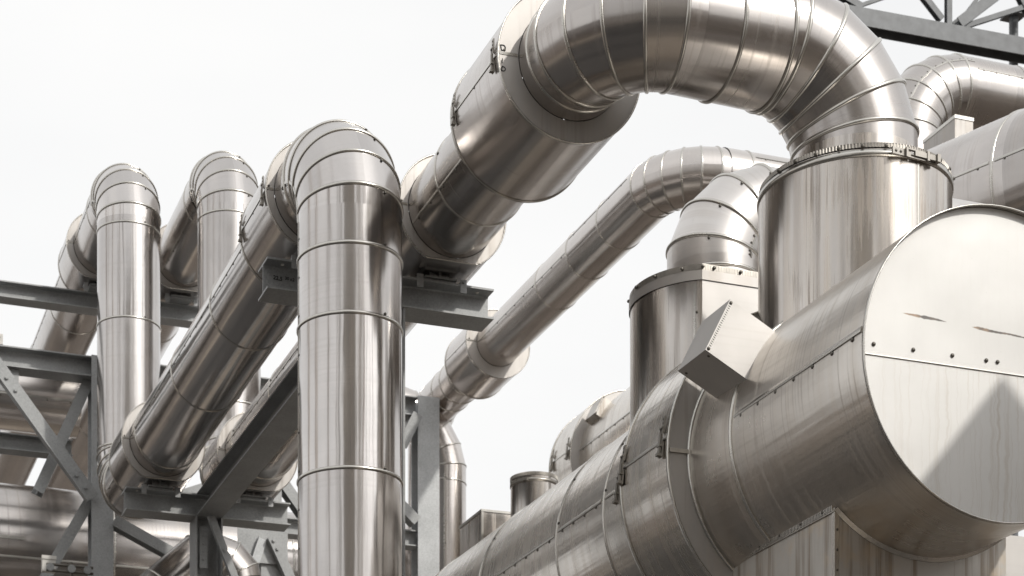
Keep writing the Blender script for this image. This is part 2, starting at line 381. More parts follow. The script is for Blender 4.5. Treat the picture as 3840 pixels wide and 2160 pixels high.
def lapseam(p0, p1, r, t, parent, step=.26, w=.022, h=.007, name='lap_seam', mat=None, sr=.013, side=1):
    """overlap strip with screws along a straight tube at angle t"""
    p0, p1 = Vector(p0), Vector(p1); ax = (p1-p0).normalized(); L = (p1-p0).length
    fr = frame(p0, ax); c, e1, e2, k = fr; rd = e1*math.cos(t)+e2*math.sin(t); tg = -e1*math.sin(t)+e2*math.cos(t)
    m = M(); b = p0+rd*r
    M4 = Matrix(((tg.x, rd.x, ax.x, b.x), (tg.y, rd.y, ax.y, b.y), (tg.z, rd.z, ax.z, b.z), (0,0,0,1)))
    m.prism([(-w,-.006),(w,-.006),(w,h),(w*.2,h*1.1),(-w,h*.35)], .02, L-.02, M4)
    k = int(L/step)
    for i in range(k):
        q = b+ax*(L*(i+.5)/k)+tg*(w*1.6*side)
        m.dome(q, rd, sr)
    return m.build(name, mat or BEAD, parent)
def latch(m, p, rd, ax, sc=1.0):
    """toggle latch: base plate with holes plate, lever, hook loop; ax = pull direction"""
    rd = Vector(rd).normalized(); ax = Vector(ax).normalized(); tg = ax.cross(rd).normalized(); p = Vector(p)
    M4 = Matrix(((tg.x, ax.x, rd.x, p.x), (tg.y, ax.y, rd.y, p.y), (tg.z, ax.z, rd.z, p.z), (0,0,0,1))) @ Matrix.Diagonal((sc, sc, sc, 1))
    m.box((-.018,-.16,-.003), (.018,-.045,.008), M4); m.box((-.022,.02,-.003), (.022,.13,.008), M4)
    m.box((-.013,-.03,.012), (.013,.115,.026), M4); m.box((-.02,.105,.008), (.02,.125,.036), M4)
    for s in (-1, 1): m.box((s*.020-.003,-.075,.010), (s*.020+.003,.05,.017), M4)
    m.box((-.024,-.083,.006), (.024,-.072,.022), M4); m.box((-.024,.045,.002), (.024,.060,.030), M4)
    for y in (-.14, -.11): m.dome(M4 @ Vector((0, y, .008)), rd, .007*sc)
def runp(root, p0, p1, r, rings, mat, r1=None, name='horizontal_run', w=.016, h=.009, screws=(), seams=(), ex=()):
    m = M(); straight(m, p0, p1, r, list(rings)+list(ex), r1); o = m.build(name, mat, root); p0, p1 = Vector(p0), Vector(p1); ax = (p1-p0).normalized()
    for d in rings: bead(frame(p0+ax*d, ax), r, o, w, h, screws=screws)
    for t, st, sz in seams: lapseam(p0, p1, r, t, o, st, sz, .005, sr=.012)
    return o
def drumY(root, X, Z, y0, y1, R, rin, mat, zclip=.5, latches=(), name='support_collar', seam_t=pi, rimcol=None):
    """wide clad drum round a pipe that runs along Y; y0 faces the viewer"""
    fa, fb = frame((X, y0, Z), (0,1,0)), frame((X, y1, Z), (0,1,0))
    m = M(); skin(m, fa, fb, R, R, 0, zclip=zclip)
    o = m.build(name, mat, root)
    for y, fr, s in ((y0, fa, -1), (y1, fb, 1)):
        m = M(); ringplate(m, fr, rin+.004, R-.001, 0, zclip)
        pl = m.build('end_plate', PLATE, o)
    # rim lips
    for fr in (fa, fb):
        m = M(); n = NS; prof = [(-.004,-.012),(.009,-.012),(.009,.012),(-.004,.012)]; vs = []
        for i in range(n):
            for dr, a in prof:
                q = rp(fr, R+dr, 2*pi*i/n, a); q.z = max(q.z, Z-(zclip or 99)-dr); vs.append(q)
        fs = [(i*4+k, i*4+(k+1) % 4, ((i+1) % n)*4+(k+1) % 4, ((i+1) % n)*4+k) for i in range(n) for k in range(4)]
        m.add(vs, fs, smooth=True); m.build('rim', BEAD, o)
    lapseam((X, y0+.02, Z), (X, y1-.02, Z), R, seam_t, o, .9, .014, .006, sr=.010)
    # split line of the end plate
    m = M(); c, e1, e2, k = fa; rd = e1*math.cos(seam_t)+e2*math.sin(seam_t)
    p = Vector((X, y0, Z)); a = p+rd*(rin+.01); b = p+rd*(R-.005)
    dr = (b-a).normalized(); up = Vector((0,-1,0)); sd = dr.cross(up)
    M4 = Matrix(((sd.x, up.x, dr.x, a.x), (sd.y, up.y, dr.y, a.y), (sd.z, up.z, dr.z, a.z), (0,0,0,1)))
    m.prism([(-.012,-.002),(.012,-.002),(.012,.007),(-.012,.004)], 0, (b-a).length, M4)
    m.dome(a*.3+b*.7+sd*.03+up*.003, up, .010); m.build('plate_seam', BEAD, o)
    for y in latches:
        m = M(); t = seam_t
        rdv = e1*math.cos(t)+e2*math.sin(t); tg = -e1*math.sin(t)+e2*math.cos(t)
        latch(m, Vector((X, y, Z))+rdv*(R+.004), rdv, tg, 1.0); m.build('toggle_latch', LATCH, o)
    return o
def shoe(root, X, Yf, zb, zt, mat=None):
    """pipe shoe standing on a beam: base plate, webs, hold-down clips"""
    m = M(); hw = .17
    m.box((X-hw, Yf+.01, zb+.035), (X+hw, Yf+.40, zb+.055)); m.box((X-hw, Yf+.03, zb+.002), (X+hw, Yf+.40, zb+.030))
    m.box((X-.012, Yf+.04, zb+.055), (X+.012, Yf+.38, zt+.06))
    m.box((X-.06, Yf+.10, zb+.055), (X+.06, Yf+.115, zt+.05))
    m.prism([(-.11,0),(-.085,.012),(0,.035),(.085,.012),(.11,0),(.1,.04),(0,.07),(-.1,.04)], 0, .03, Matrix.Translation((X, Yf+.09, zb+.052)) @ Matrix.Rotation(pi/2, 4, 'X'))
    o = m.build('pipe_shoe', mat or GALV, root)
    for s in (-1, 1):
        m = M(); x = X+s*.235
        m.box((x-.035, Yf-.012, zb-.085), (x+.035, Yf-.002, zb+.05)); m.box((x-.035, Yf-.002, zb+.004), (x+.035, Yf+.09, zb+.022))
        m.hexbolt((x, Yf-.012, zb-.0+.02), (0,-1,0), .012, .014)
        m.build('hold_down_clip', GALV, o)
    return o

# ------------------------------------------------------------------ LINE ONE (nearest, centre of picture)
X1, X2, ZP, ZQ = 5.44, 6.76, 8.89, 8.88
Y3, Y1, Y2 = 17.62, 28.77, 27.90
ZT = 13.53
L1 = thing('insulated_pipe', (X1, Y3, GZ), 'polished pipe rising in the middle, bending back down left and up again at far left', 'pipe')
R3 = .494; RB3 = .68
p = lambda y, cx=1315: (YH_-y)/F_      # height over depth
D3 = X1*SN+Y3*CS
ringz = [(YH_-y)/F_*(D3-R3) for y in (1751, 1168, 905)]
m = M(); straight(m, (X1, Y3, GZ), (X1, Y3, ZP-RB3), R3, [z-GZ for z in ringz]+[2.4, 5.0])
ri = m.build('riser', POL, L1)
for z in [GZ+2.4]+ringz:
    bead(frame((X1, Y3, z), (0,0,1)), R3, ri, .019, .012, screws=(-pi/2+.42,))
lapseam((X1, Y3, GZ), (X1, Y3, ZP-RB3), R3, pi-.10, ri, .36, .014, .005, sr=.011)
el, a, b = elbow('elbow', L1, (X1, Y3, ZP), (0,0,1), (0,1,0), RB3, R3, POL, screws=(-.42,), seam=1.75)
r = .466
Yc = (18.55, 19.60); Yd = (26.24, 27.20)
runp(L1, (X1, Y3+RB3, ZP), (X1, Yc[0], ZP), R3-.004, [], POLR)
runp(L1, (X1, Yc[1], ZP), (X1, Yd[0], ZP), r, (1.85, 3.95, Yd[0]-Yc[1]-.36), POLR, screws=(pi*.98,), seams=((pi*.985, .30, .014), (-pi*.30, 1.2, .010)), ex=(5.1,))
runp(L1, (X1, Yd[1], ZP), (X1, Y1-.65, ZP), r, [], POLR, seams=((pi*1.1, .3, .012),))
drumY(L1, X1, ZP, Yc[0], Yc[1], .575, R3-.004, POLR, latches=(Yc[0]+.10, Yc[1]-.08))
drumY(L1, X1, ZP, Yd[0], Yd[1], .572, r, POLR)
elbow('elbow', L1, (X1, Y1, ZP), (0,1,0), (0,0,1), .65, r, POL, screws=(.7,))
m = M(); D1 = X1*SN+Y1*CS
rz = [(YH_-y)/F_*(D1-r) for y in (1658, 1185, 828)]
straight(m, (X1, Y1, ZP+.65), (X1, Y1, ZT-.65), r, [z-ZP-.65 for z in rz])
ri = m.build('riser', POL, L1)
for z in rz: bead(frame((X1, Y1, z), (0,0,1)), r, ri, .019, .011, screws=(-pi/2+.35,))
elbow('elbow', L1, (X1, Y1, ZT), (0,0,1), (0,1,0), .65, r, POL, screws=(-.42,), seam=1.75)
Ye = (31.0, 31.85)
def tail(root, X, z, yend):
    runp(root, (X, (Y1 if X == X1 else Y2)+.65, z), (X, Ye[0], z), r*.99, (.35,), POLR, seams=((pi*(1.0 if X == X1 else 1.2), .34, .014),))
    runp(root, (X, Ye[1], z), (X, yend, z), r, (1.65, 4.2, 7.0), POLR, seams=((pi*.98, .34, .014),))
    drumY(root, X, z, Ye[0], Ye[1], .572, r*.99, POLR)
    shoe(root, X, Ye[0]+.18, 12.93, z-.5)
tail(L1, X1, ZT-.02, 46)
shoe(L1, X1, 18.72, 8.295, ZP-.5); shoe(L1, X1, 26.42, 8.295, ZP-.5)

# ------------------------------------------------------------------ LINE TWO (second, becomes the big arch)
L2 = thing('insulated_pipe', (X2, Y2, GZ+8), 'thick clad pipe running behind the central riser, arching right into the banded vessel', 'pipe')
r2 = .462
D2 = X2*SN+Y2*CS
elbow('elbow', L2, (X2, Y2, ZQ), (0,1,0), (0,0,1), .65, r2, POL)
rz = [(YH_-y)/F_*(D2-r2) for y in (1500, 1190, 786)]
m = M(); straight(m, (X2, Y2, ZQ+.65), (X2, Y2, ZT-.65), r2, [z-ZQ-.65 for z in rz]); ri = m.build('riser', POL, L2)
for z in rz: bead(frame((X2, Y2, z), (0,0,1)), r2, ri, .019, .011, screws=(-pi/2+.35,))
elbow('elbow', L2, (X2, Y2, ZT), (0,0,1), (0,1,0), .65, r2, POL, screws=(-.42,), seam=1.75)
tail(L2, X2, ZT-.02, 46)
Yf = (18.40, 19.5); Yg = (15.46, 16.62); YA = 14.62
runp(L2, (X2, Yg[1], ZQ), (X2, Yf[0], ZQ), r2+.006, (1.0,), ARCH, screws=(pi*.9,), seams=((pi*1.13, .32, .014),))
runp(L2, (X2, Yf[1], ZQ), (X2, Yd[0], ZQ), r2, (2.2, 4.4, Yd[0]-Yf[1]-.36), ARCH, screws=(pi*.9,), seams=((pi*.95, .32, .014),))
runp(L2, (X2, Yd[1], ZQ), (X2, Y2-.65, ZQ), r2, [], ARCH, seams=((pi*1.0, .3, .012),))
run = runp(L2, (X2, YA+.65, ZQ), (X2, Yg[0], ZQ), .475, [], ARCH)
drumY(L2, X2, ZQ, Yf[0], Yf[1], .572, r2+.006, ARCH)
drumY(L2, X2, ZQ, Yd[0], Yd[1], .572, r2, ARCH)
dr = drumY(L2, X2, ZQ, Yg[0], Yg[1], .665, .475, ARCH, zclip=None, latches=(Yg[0]+.10, Yg[1]-.10), seam_t=pi)
shoe(L2, X2, 18.72, 8.295, ZQ-.5); shoe(L2, X2, 26.42, 8.295, ZQ-.5)
XN = 9.06
elbow('elbow', L2, (X2, YA, ZQ), (0,-1,0), (1,0,0), .65, .478, ARCH, screws=(2.2,), wid=.018, hh=.014, r_end=.49)
bead(frame((X2, YA+.66, ZQ), (0,1,0)), .477, run, .016, .012)
m = M(); straight(m, (X2+.65, YA, ZQ), (XN-.86, YA, ZQ), .492, [.32], r1=.506); rn = m.build('bridge_section', ARCH, L2)
for x, q in ((X2+.99, .50), (XN-.85, .51)): bead(frame((x, YA, ZQ), (1,0,0)), q, rn, .018, .014)
elbow('elbow', L2, (XN, YA, ZQ), (1,0,0), (0,0,-1), .86, .508, ARCH, wid=.020, hh=.015, r_end=.532)
ZV = 7.80                                        # top of the branch vessels
m = M(); straight(m, (XN, YA, ZV), (XN, YA, ZQ-.86), .532, []); m.build('neck', OLDV, L2)

# ------------------------------------------------------------------ vessels standing on the duct
def corr(fr, r, root, h0, h1, n=190, name='corrugated_band'):
    m = M(); K = n*4; vs = []
    for i in range(K):
        t = 2*pi*i/K; d = .007 if (i % 4) in (0, 1) else .001
        vs += [rp(fr, r+d, t, h0), rp(fr, r+d, t, h1)]
    fs = [(2*i, 2*((i+1) % K), 2*((i+1) % K)+1, 2*i+1) for i in range(K)]
    m.add(vs, fs); return m.build(name, SERR, root)
TK = thing('vessel', (XN, YA, 6.2), 'wide upright steel vessel with corrugated top band and brown water streaks under the big arch', 'vessel')
RT = .816
m = M(); skin(m, frame((XN, YA, 5.9), (0,0,1)), frame((XN, YA, ZV-.05), (0,0,1)), RT, RT, 0); sh = m.build('shell', OLDV, TK)
m = M(); ringplate(m, frame((XN, YA, ZV), (0,0,1)), .40, RT-.004); m.build('lid', PLATE, TK)
corr(frame((XN, YA, ZV), (0,0,1)), RT-.009, TK, -.036, .002)
m = M(); band(m, frame((XN, YA, ZV-.085), (0,0,1)), RT, [(-.004,-.028),(.010,-.028),(.012,0),(.010,.026),(-.004,.026)])
cb = m.build('clamp_band', BEAD, TK)
m = M(); t = -pi/2+.10; rdv = Vector((math.cos(t), math.sin(t), 0)); latch(m, Vector((XN, YA, ZV-.085))+rdv*(RT+.012), rdv, Vector((-math.sin(t), math.cos(t), 0)), 1.6); m.build('toggle_latch', LATCH, cb)
m = M()
for k in range(14): t = -pi*.95+k*.235; m.dome(Vector((XN+RT*math.cos(t)*1.012, YA+RT*math.sin(t)*1.012, ZV-.03)), (math.cos(t), math.sin(t), 0), .014)
m.build('screw_row', SCREW, cb)
lapseam((XN, YA, 6.0), (XN, YA, ZV-.12), RT, -pi/2+.13, sh, 1.5, .012, .006)

# second, stadium-shaped vessel
XO, YO, RO = 8.90, 17.05, .735
T2 = thing('vessel', (XO, YO, 6.2), 'flat sided oval steel vessel with corrugated rim standing left of the banded vessel', 'vessel')
def stadium(r, n=40):
    sp = rad(150); pts = [(XO+r*math.cos(pi/2+sp*i/n), YO+r*math.sin(pi/2+sp*i/n)) for i in range(n+1)]
    xr = XO+1.35
    return pts+[(xr+r*math.cos(-rad(60)+sp*i/n), YO+r*math.sin(-rad(60)+sp*i/n)) for i in range(n+1)]
def stadwall(m, r, z0, z1):
    P = stadium(r); n = len(P); vs = [(x, y, z0) for x, y in P]+[(x, y, z1) for x, y in P]
    for i in range(n):
        j = (i+1) % n; flat = (i in (40, n-1))
        m.add([vs[i], vs[j], vs[n+j], vs[n+i]], [(0,1,2,3)], [[(i*.06, 0), (i*.06+.06, 0), (i*.06+.06, z1-z0), (i*.06, z1-z0)]], smooth=False, sec=.2 if not flat else .8)
def stad_smooth(m, r, z0, z1, arcs=((0, 40), (41, 81))):
    P = stadium(r); n = len(P); s = 0; h = n//2
    for a, b in arcs:
        idx = list(range(a, b+1)); vs = [(P[i][0], P[i][1], z0) for i in idx]+[(P[i][0], P[i][1], z1) for i in idx]; k = len(idx)
        m.add(vs, [(i, i+1, k+i+1, k+i) for i in range(k-1)], [[(i*.058, 0), (i*.058+.058, 0), (i*.058+.058, z1-z0), (i*.058, z1-z0)] for i in range(k-1)], smooth=True)
m = M(); stad_smooth(m, RO, 5.9, ZV-.05, ((41, 81),)); m.build('shell', OLDV, T2)
m = M(); stad_smooth(m, RO, 5.9, ZV-.05, ((0, 40),)); s2 = m.build('shell', OLDV, T2)
P = stadium(RO); m = M(); m.add([(P[81][0],P[81][1],5.9),(P[0][0],P[0][1],5.9),(P[0][0],P[0][1],ZV-.05),(P[81][0],P[81][1],ZV-.05)], [(0,1,2,3)])
m.build('rear_panel', PALE, T2)
m = M(); m.add([(P[40][0],P[40][1],5.9),(P[41][0],P[41][1],5.9),(P[41][0],P[41][1],ZV-.05),(P[40][0],P[40][1],ZV-.05)], [(0,1,2,3)])
m.build('front_panel', PALE, T2)
m = M(); P = stadium(RO+.012); m.add([(x, y, z) for z in (ZV-.15, ZV-.06) for x, y in P], [(i, (i+1) % 82, 82+(i+1) % 82, 82+i) for i in range(82)]); m.build('clamp_band', PLATE, T2)
P = stadium(RO)
m = M(); P = stadium(RO+.006); m.add([(x, y, z) for z in (ZV-.058, ZV+.001) for x, y in P], [(i, (i+1) % 82, 82+(i+1) % 82, 82+i) for i in range(82)])
P = stadium(RO+.0); n = len(P)
for i in range(n):
    j = (i+1) % n; L = math.hypot(P[j][0]-P[i][0], P[j][1]-P[i][1]); k = max(2, int(L/.014))
    nx, ny = (P[j][1]-P[i][1])/L, -(P[j][0]-P[i][0])/L
    if (P[i][0]-XO-.6)*nx+(P[i][1]-YO)*ny < 0: nx, ny = -nx, -ny
    for q in range(k):
        if q % 2: continue
        a, b = q/k, (q+1)/k
        x0, y0 = P[i][0]+(P[j][0]-P[i][0])*a, P[i][1]+(P[j][1]-P[i][1])*a; x1, y1 = P[i][0]+(P[j][0]-P[i][0])*b, P[i][1]+(P[j][1]-P[i][1])*b
        m.add([(x0+nx*.009,y0+ny*.009,ZV-.050),(x1+nx*.009,y1+ny*.009,ZV-.050),(x1+nx*.009,y1+ny*.009,ZV-.004),(x0+nx*.009,y0+ny*.009,ZV-.004)], [(0,1,2,3)])
m.build('corrugated_band', SERR, T2)
m = M(); P = stadium(RO+.002); m.add([(x, y, ZV-.001) for x, y in P], [tuple(range(len(P)))]); m.build('lid', PLATE, T2)
m = M()
for i in (3, 10, 17, 24, 30, 36, 40): m.dome((P[i][0]-.02*math.sin(i*.078), P[i][1]-.014, ZV-.03), (-1 if i < 30 else 0, -1, 0), .015)
for k in range(6): m.dome((XO-.25+k*.28, YO-RO*.866-.016, ZV-.03), (0,-1,0), .015)
m.build('screw_row', SCREW, T2)
lapseam((XO, YO, 5.9), (XO, YO, ZV-.16), RO, pi+.95, s2, .5, .012, .006)

L5 = thing('insulated_pipe', (8.99, 17.05, ZV), 'short pale clad pipe bending right off the top of the flat sided vessel', 'pipe')
rs = .452; XS, YS = 8.985, 17.05
m = M(); straight(m, (XS, YS, ZV-.03), (XS, YS, ZV+.24), rs, []); m.build('neck', BEND, L5)
el, a, b = elbow('elbow', L5, (XS, YS, ZV+.24+.62), (0,0,1), (1,0,0), .62, rs, BEND, n=4, wid=.020, hh=.013, screws=(-1.0,), seam=-2.0)
bead(frame((XS, YS, ZV+.13), (0,0,1)), rs, el, .020, .013)
m = M(); straight(m, b, (XS+3.2, YS, ZV+.86), rs, [.9]); ho = m.build('horizontal_run', BEND, L5)
lapseam(b, (XS+3.2, YS, ZV+.86), rs, pi-.1, ho, .3)

# ------------------------------------------------------------------ MAIN DUCT
XD, ZD, RD = 8.98, 5.50, 1.195
YC = 12.45
DU = thing('exhaust_duct', (XD, YC, ZD), 'huge weathered horizontal steel duct with a round white end cap at lower right', 'duct')
m = M(); straight(m, (XD, YC, ZD), (XD, 14.45, ZD), RD, [.02], r1=RD+.01); fr_ = m.build('front_section', OLD, DU)
m = M(); straight(m, (XD, 14.45, ZD), (XD, 15.15, ZD), RD+.012, [], r1=1.25); m.build('transition_section', OLD, DU)
m = M(); straight(m, (XD, 16.1, ZD), (XD, 40, ZD), 1.262, [.77, 1.9, 4.1, 6.2, 8.4]); bk = m.build('rear_section', OLD, DU)
sc3 = tuple(pi*.78+i*.13 for i in range(6))
bead(frame((XD, 14.45, ZD), (0,1,0)), RD+.012, fr_, .020, .016, name='joint_ring')
for y in (16.87, 18.0, 20.2, 22.4, 24.6): bead(frame((XD, y, ZD), (0,1,0)), 1.262, bk, .018, .010, screws=sc3[1::3])
lapseam((XD, YC+.0, ZD), (XD, 14.43, ZD), RD+.002, pi*.966, fr_, .27, .022, .010, sr=.017)
lapseam((XD, 16.9, ZD), (XD, 17.98, ZD), 1.262, pi*.966, bk, .22, .018, .008, sr=.015)
lapseam((XD, 18.02, ZD), (XD, 20.18, ZD), 1.262, pi*.972, bk, .27, .018, .008, sr=.015)
lapseam((XD, 20.22, ZD), (XD, 24.5, ZD), 1.262, pi*.966, bk, .27, .018, .008, sr=.015)
# end cap, set back behind a thin rim
m = M(); P0 = Vector((XD, YC+.035, ZD)); n = 96
vs = [P0]+[P0+Vector((math.cos(2*pi*i/n)*(RD-.003), 0, math.sin(2*pi*i/n)*(RD-.003))) for i in range(n)]
m.add(vs, [(0, 1+(i+1) % n, 1+i) for i in range(n)]); cp = m.build('end_cap', CAP, DU)
for v in cp.data.vertices: pass
m = M(); band(m, frame((XD, YC, ZD), (0,1,0)), RD, [(-.006,-.004),(.003,-.004),(.003,.02),(-.006,.02)]); m.build('cap_rim', BEAD, DU)
m = M()
M4 = Matrix(((1,0,0,XD),(0,1,0,YC+.035),(0,0,1,ZD-.03),(0,0,0,1)))
m.prism([(-.002,-.016),(-.010,-.016),(-.008,-.010),(-.002,.004)], -(RD-.03), RD-.03, Matrix.Translation((XD, YC+.035, ZD-.03)) @ Matrix(((0,0,1,0),(1,0,0,0),(0,1,0,0),(0,0,0,1))))
for k in (-1.08, -.74, -.40, -.10, .0, .30, .62, .95): m.dome((XD+k, YC+.030, ZD+.035), (0,-1,0), .014)
m.build('cap_seam', BEAD, cp)
# wide drum with latches
RDR = 1.452
fa, fb = frame((XD, 15.12, ZD), (0,1,0)), frame((XD, 16.06, ZD), (0,1,0))
m = M(); skin(m, fa, fb, RDR, RDR, 0); dd = m.build('expansion_drum', OLD, DU)
m = M(); ringplate(m, fa, 1.245, RDR-.001); ringplate(m, fb, 1.262, RDR-.001); m.build('end_plate', PLATE, dd)
for f in (fa, fb):
    m = M(); band(m, f, RDR, [(-.004,-.014),(.012,-.014),(.012,.014),(-.004,.014)]); m.build('rim', BEAD, dd)
m = M(); band(m, frame((XD, 15.10, ZD), (0,1,0)), 1.243, [(-.01,-.03),(.012,-.03),(.03,-.004),(-.01,-.004)]); m.build('sealing_strip', BEAD, dd)
ts = pi*.965
lapseam((XD, 15.14, ZD), (XD, 16.1, ZD), RDR, ts, dd, 5, .018, .008)
for Yl, R_ in ((15.22, RDR), (16.02, RDR)):
    m = M(); rdv = Vector((math.cos(ts), 0, math.sin(ts))); tg = Vector((-math.sin(ts), 0, math.cos(ts)))
    latch(m, Vector((XD, Yl, ZD))+rdv*(R_+.008), rdv, tg, 1.25); m.build('toggle_latch', LATCH, dd)
m = M(); latch(m, Vector((XD, 16.5, ZD))+rdv*(1.262+.012), rdv, tg, 1.25); m.build('toggle_latch', LATCH, bk)
lapseam((XD, 16.14, ZD), (XD, 16.85, ZD), 1.262, ts, bk, 5, .018, .008)
m = M(); a = Vector((XD, 15.115, ZD)); rdv = Vector((-1, 0, .02)).normalized()
m.box((XD-RDR+.01, 15.10, ZD+.02), (XD-1.26, 15.118, ZD+.055)); m.build('plate_seam', BEAD, dd)
# inspection hood: rotated box growing out of the duct side
a1 = Vector((181, 0, -93)).normalized(); b1 = Vector((-.46, 0, -.888)).normalized(); b1 = Vector((a1.z, 0, -a1.x))
Q = Vector((7.69, 14.3, 6.54))                   # outer top corner
def hoodbox(root, Q, a1, b1, la, lb, ly, mat, sc=1):
    yv = Vector((0, ly, 0)); c = [Q, Q+a1*la, Q+a1*la+b1*lb, Q+b1*lb]; d = [v+yv for v in c]
    m = M(); m.add(c+d, [(0,1,2,3),(7,6,5,4),(0,3,7,4),(3,2,6,7),(1,0,4,5)]); o = m.build('inspection_hood', mat, root)
    m = M(); nrm = Vector((0,-1,0)); e = (c[3]-c[0])
    # folded flange with teeth down the outer front edge
    k = 22
    for i in range(k):
        p0 = c[0]+e*(i+.25)/k*.9+e*.04; p1 = c[0]+e*(i+.7)/k*.9+e*.04
        o0 = a1*.012*sc; o1 = a1*.034*sc
        m.add([p0+o0+nrm*.004, p1+o0+nrm*.004, p1+o1+nrm*.009, p0+o1+nrm*.009], [(0,1,2,3)])
    m.dome(c[0]+e*.05+a1*.02+nrm*.003, nrm, .013*sc); m.dome(c[0]+e*.95+a1*.02+nrm*.003, nrm, .013*sc)
    for u, v in ((.1,.1),(.9,.1),(.1,.9),(.9,.9)): m.dome(c[3]+a1*la*u+yv*v, b1, .012*sc)
    m.build('folded_flange', BEAD, o)
    return o
hd = hoodbox(DU, Q, a1, b1, .62, .50, .50, PALE)
m = M()
for k in range(26):
    p0 = Q+b1*.50+a1*.44+Vector((0, .02+k*.018, 0)); m.box((p0.x-.004, p0.y, p0.z-.004), (p0.x+.03, p0.y+.010, p0.z+.02))
m.build('serrated_collar', BEAD, hd)

# casing under the duct
BX = thing('plenum_box', (8.9, 14.2, GZ), 'upright sheet metal casing with brown rust streaks directly beneath the capped duct', 'casing')
m = M(); m.box((8.156, 13.44, GZ), (9.75, 15.11, 4.9)); m.build('casing', STAIN, BX)
m = M()
for x, y in ((8.156, 13.44), (8.156, 15.11)):
    m.box((x-.008, y-.008, GZ), (x+.03, y-.001, 4.62)); m.box((x-.008, y-.001, GZ), (x-.001, y+.03, 4.62))
    for k in range(8): m.dome((x+.014, y-.008, 4.45-k*.16), (0,-1,0), .010)
m.build('corner_angle', BEAD, BX)
m = M()
for k in range(70): m.box((8.136, 13.46+k*.0232, 4.60), (8.156, 13.46+k*.0232+.013, 4.66))
m.box((8.141, 13.44, 4.592), (8.155, 15.11, 4.600))
for k in range(5): m.dome((8.136, 13.6+k*.34, 4.63), (-1,0,.2), .012)
m.build('serrated_collar', BEAD, BX)
m = M(); tt = [rad(-133)+i*rad(92)/40 for i in range(41)]
for t0, t1 in zip(tt[:-1], tt[1:]):
    q = [(XD+math.cos(t)*R_, 13.434-h, ZD+math.sin(t)*R_) for t, R_, h in ((t0, RD+.002, .022), (t1, RD+.002, .022), (t1, RD+.034, 0), (t0, RD+.034, 0))]
    m.add(q, [(0,1,2,3)], smooth=False)
m.build('curved_flange', BEAD, BX)
B2 = thing('plenum_box', (10.6, 15.2, GZ), 'pale panelled casing glimpsed at the bottom right corner behind the rusty one', 'casing')
m = M(); m.box((9.9, 14.0, GZ), (12.2, 16.6, 4.75)); m.build('casing', PALE, B2)
m = M(); m.box((9.9, 13.985, 4.18), (12.2, 13.999, 4.22)); m.dome((10.05, 13.985, 4.27), (0,-1,0), .014); m.build('panel_joint', BEAD, B2)

# little branch can and box on the far part of the duct
CN = thing('vent_stub', (9.06, 21.8, 6.5), 'small round steel can with clamped lid standing on the far end of the duct', 'vent')
m = M(); skin(m, frame((9.06, 21.8, 6.3), (0,0,1)), frame((9.06, 21.8, 7.40), (0,0,1)), .283, .283, 0); m.build('shell', OLDV, CN)
corr(frame((9.06, 21.8, 7.44), (0,0,1)), .284, CN, -.04, .0, 90)
m = M(); ringplate(m, frame((9.06, 21.8, 7.44), (0,0,1)), .01, .286); m.build('lid', PLATE, CN)
m = M(); band(m, frame((9.06, 21.8, 7.35), (0,0,1)), .283, [(-.004,-.022),(.008,-.022),(.008,.022),(-.004,.022)])
latch(m, Vector((9.06, 21.8, 7.345))+Vector((-.83,-.56,0))*.29, (-.83,-.56,0), (.56,-.83,0), .9); m.build('clamp_band', LATCH, CN)
SB = thing('vent_box', (9.1, 22.9, 6.5), 'small square sheet metal box on the far duct left of the small can', 'casing')
m = M(); m.box((8.70, 22.62, 6.2), (9.6, 23.4, 7.24)); m.build('casing', OLDV, SB)
m = M(); m.box((8.688, 22.608, 7.24), (9.61, 23.41, 7.27)); m.box((8.692, 22.612, 6.2), (8.72, 22.622, 7.24)); m.build('edge_trim', BEAD, SB)

# ------------------------------------------------------------------ thin far pipe with collar
k5 = 1.075; X5, Z5, r5, Yr = 10.6*k5, 11.12*k5, .335*k5, 21.15*k5
L6 = thing('insulated_pipe', (X5, Yr, Z5), 'thinner clad pipe crossing the open sky behind the arch, with a short fat collar', 'pipe')
runp(L6, (X5, Yr+.62*k5, Z5), (X5, 23.6*k5, Z5), r5, (.95,), FAR, seams=((pi*.86, .34, .012),))
runp(L6, (X5, 23.6*k5, Z5), (X5, 26.9*k5, Z5), r5, (.02, 1.15,), FAR, seams=((pi*1.02, .34, .012),))
runp(L6, (X5, 27.8*k5, Z5), (X5, 29.4*k5, Z5), r5, (.42, .80, 1.2), FAR)
el, a, b = elbow('elbow', L6, (X5, Yr, Z5), (0,-1,0), (1,0,0), .62*k5, r5, FAR, n=6, screws=(1.5,), wid=.016, hh=.010)
m = M(); straight(m, b, (X5+5.5, Yr, Z5), r5+.01, [.4, 1.7]); rn = m.build('horizontal_run', FAR, L6)
bead(frame(b+Vector((.32,0,0)), (1,0,0)), r5+.01, rn, .016, .010)
lapseam(b+Vector((.35,0,0)), (X5+5.5, Yr, Z5), r5+.01, pi-.55, rn, .3, .012, .006)
drumY(L6, X5, Z5, 26.9*k5, 27.8*k5, .505*k5, r5, FAR, zclip=None)
el, a, b = elbow('elbow', L6, (X5, 30.0*k5, Z5), (0,1,0), (0,0,-1), .6*k5, r5, FAR, n=4, wid=.016, hh=.010)
m = M(); straight(m, (X5, 30.0*k5, GZ), b, r5, [4, 8]); m.build('riser', FAR, L6)
LB = thing('insulated_pipe', (X5, 29.15*k5, GZ), 'clad riser curving in behind the pale column, against the sky right of it', 'pipe')
XB = X5-.02; rB = .338*k5; ZBt = (9.80+1.06)*k5
runp(LB, (XB, 29.15*k5, GZ), (XB, 29.15*k5, ZBt-1.06*k5), rB, (ZBt-1.06*k5-.12-GZ, ZBt-1.06*k5-2.75-GZ), FAR, name='riser', screws=(-1.9,), seams=((-pi*.62, 2.2, .012),))
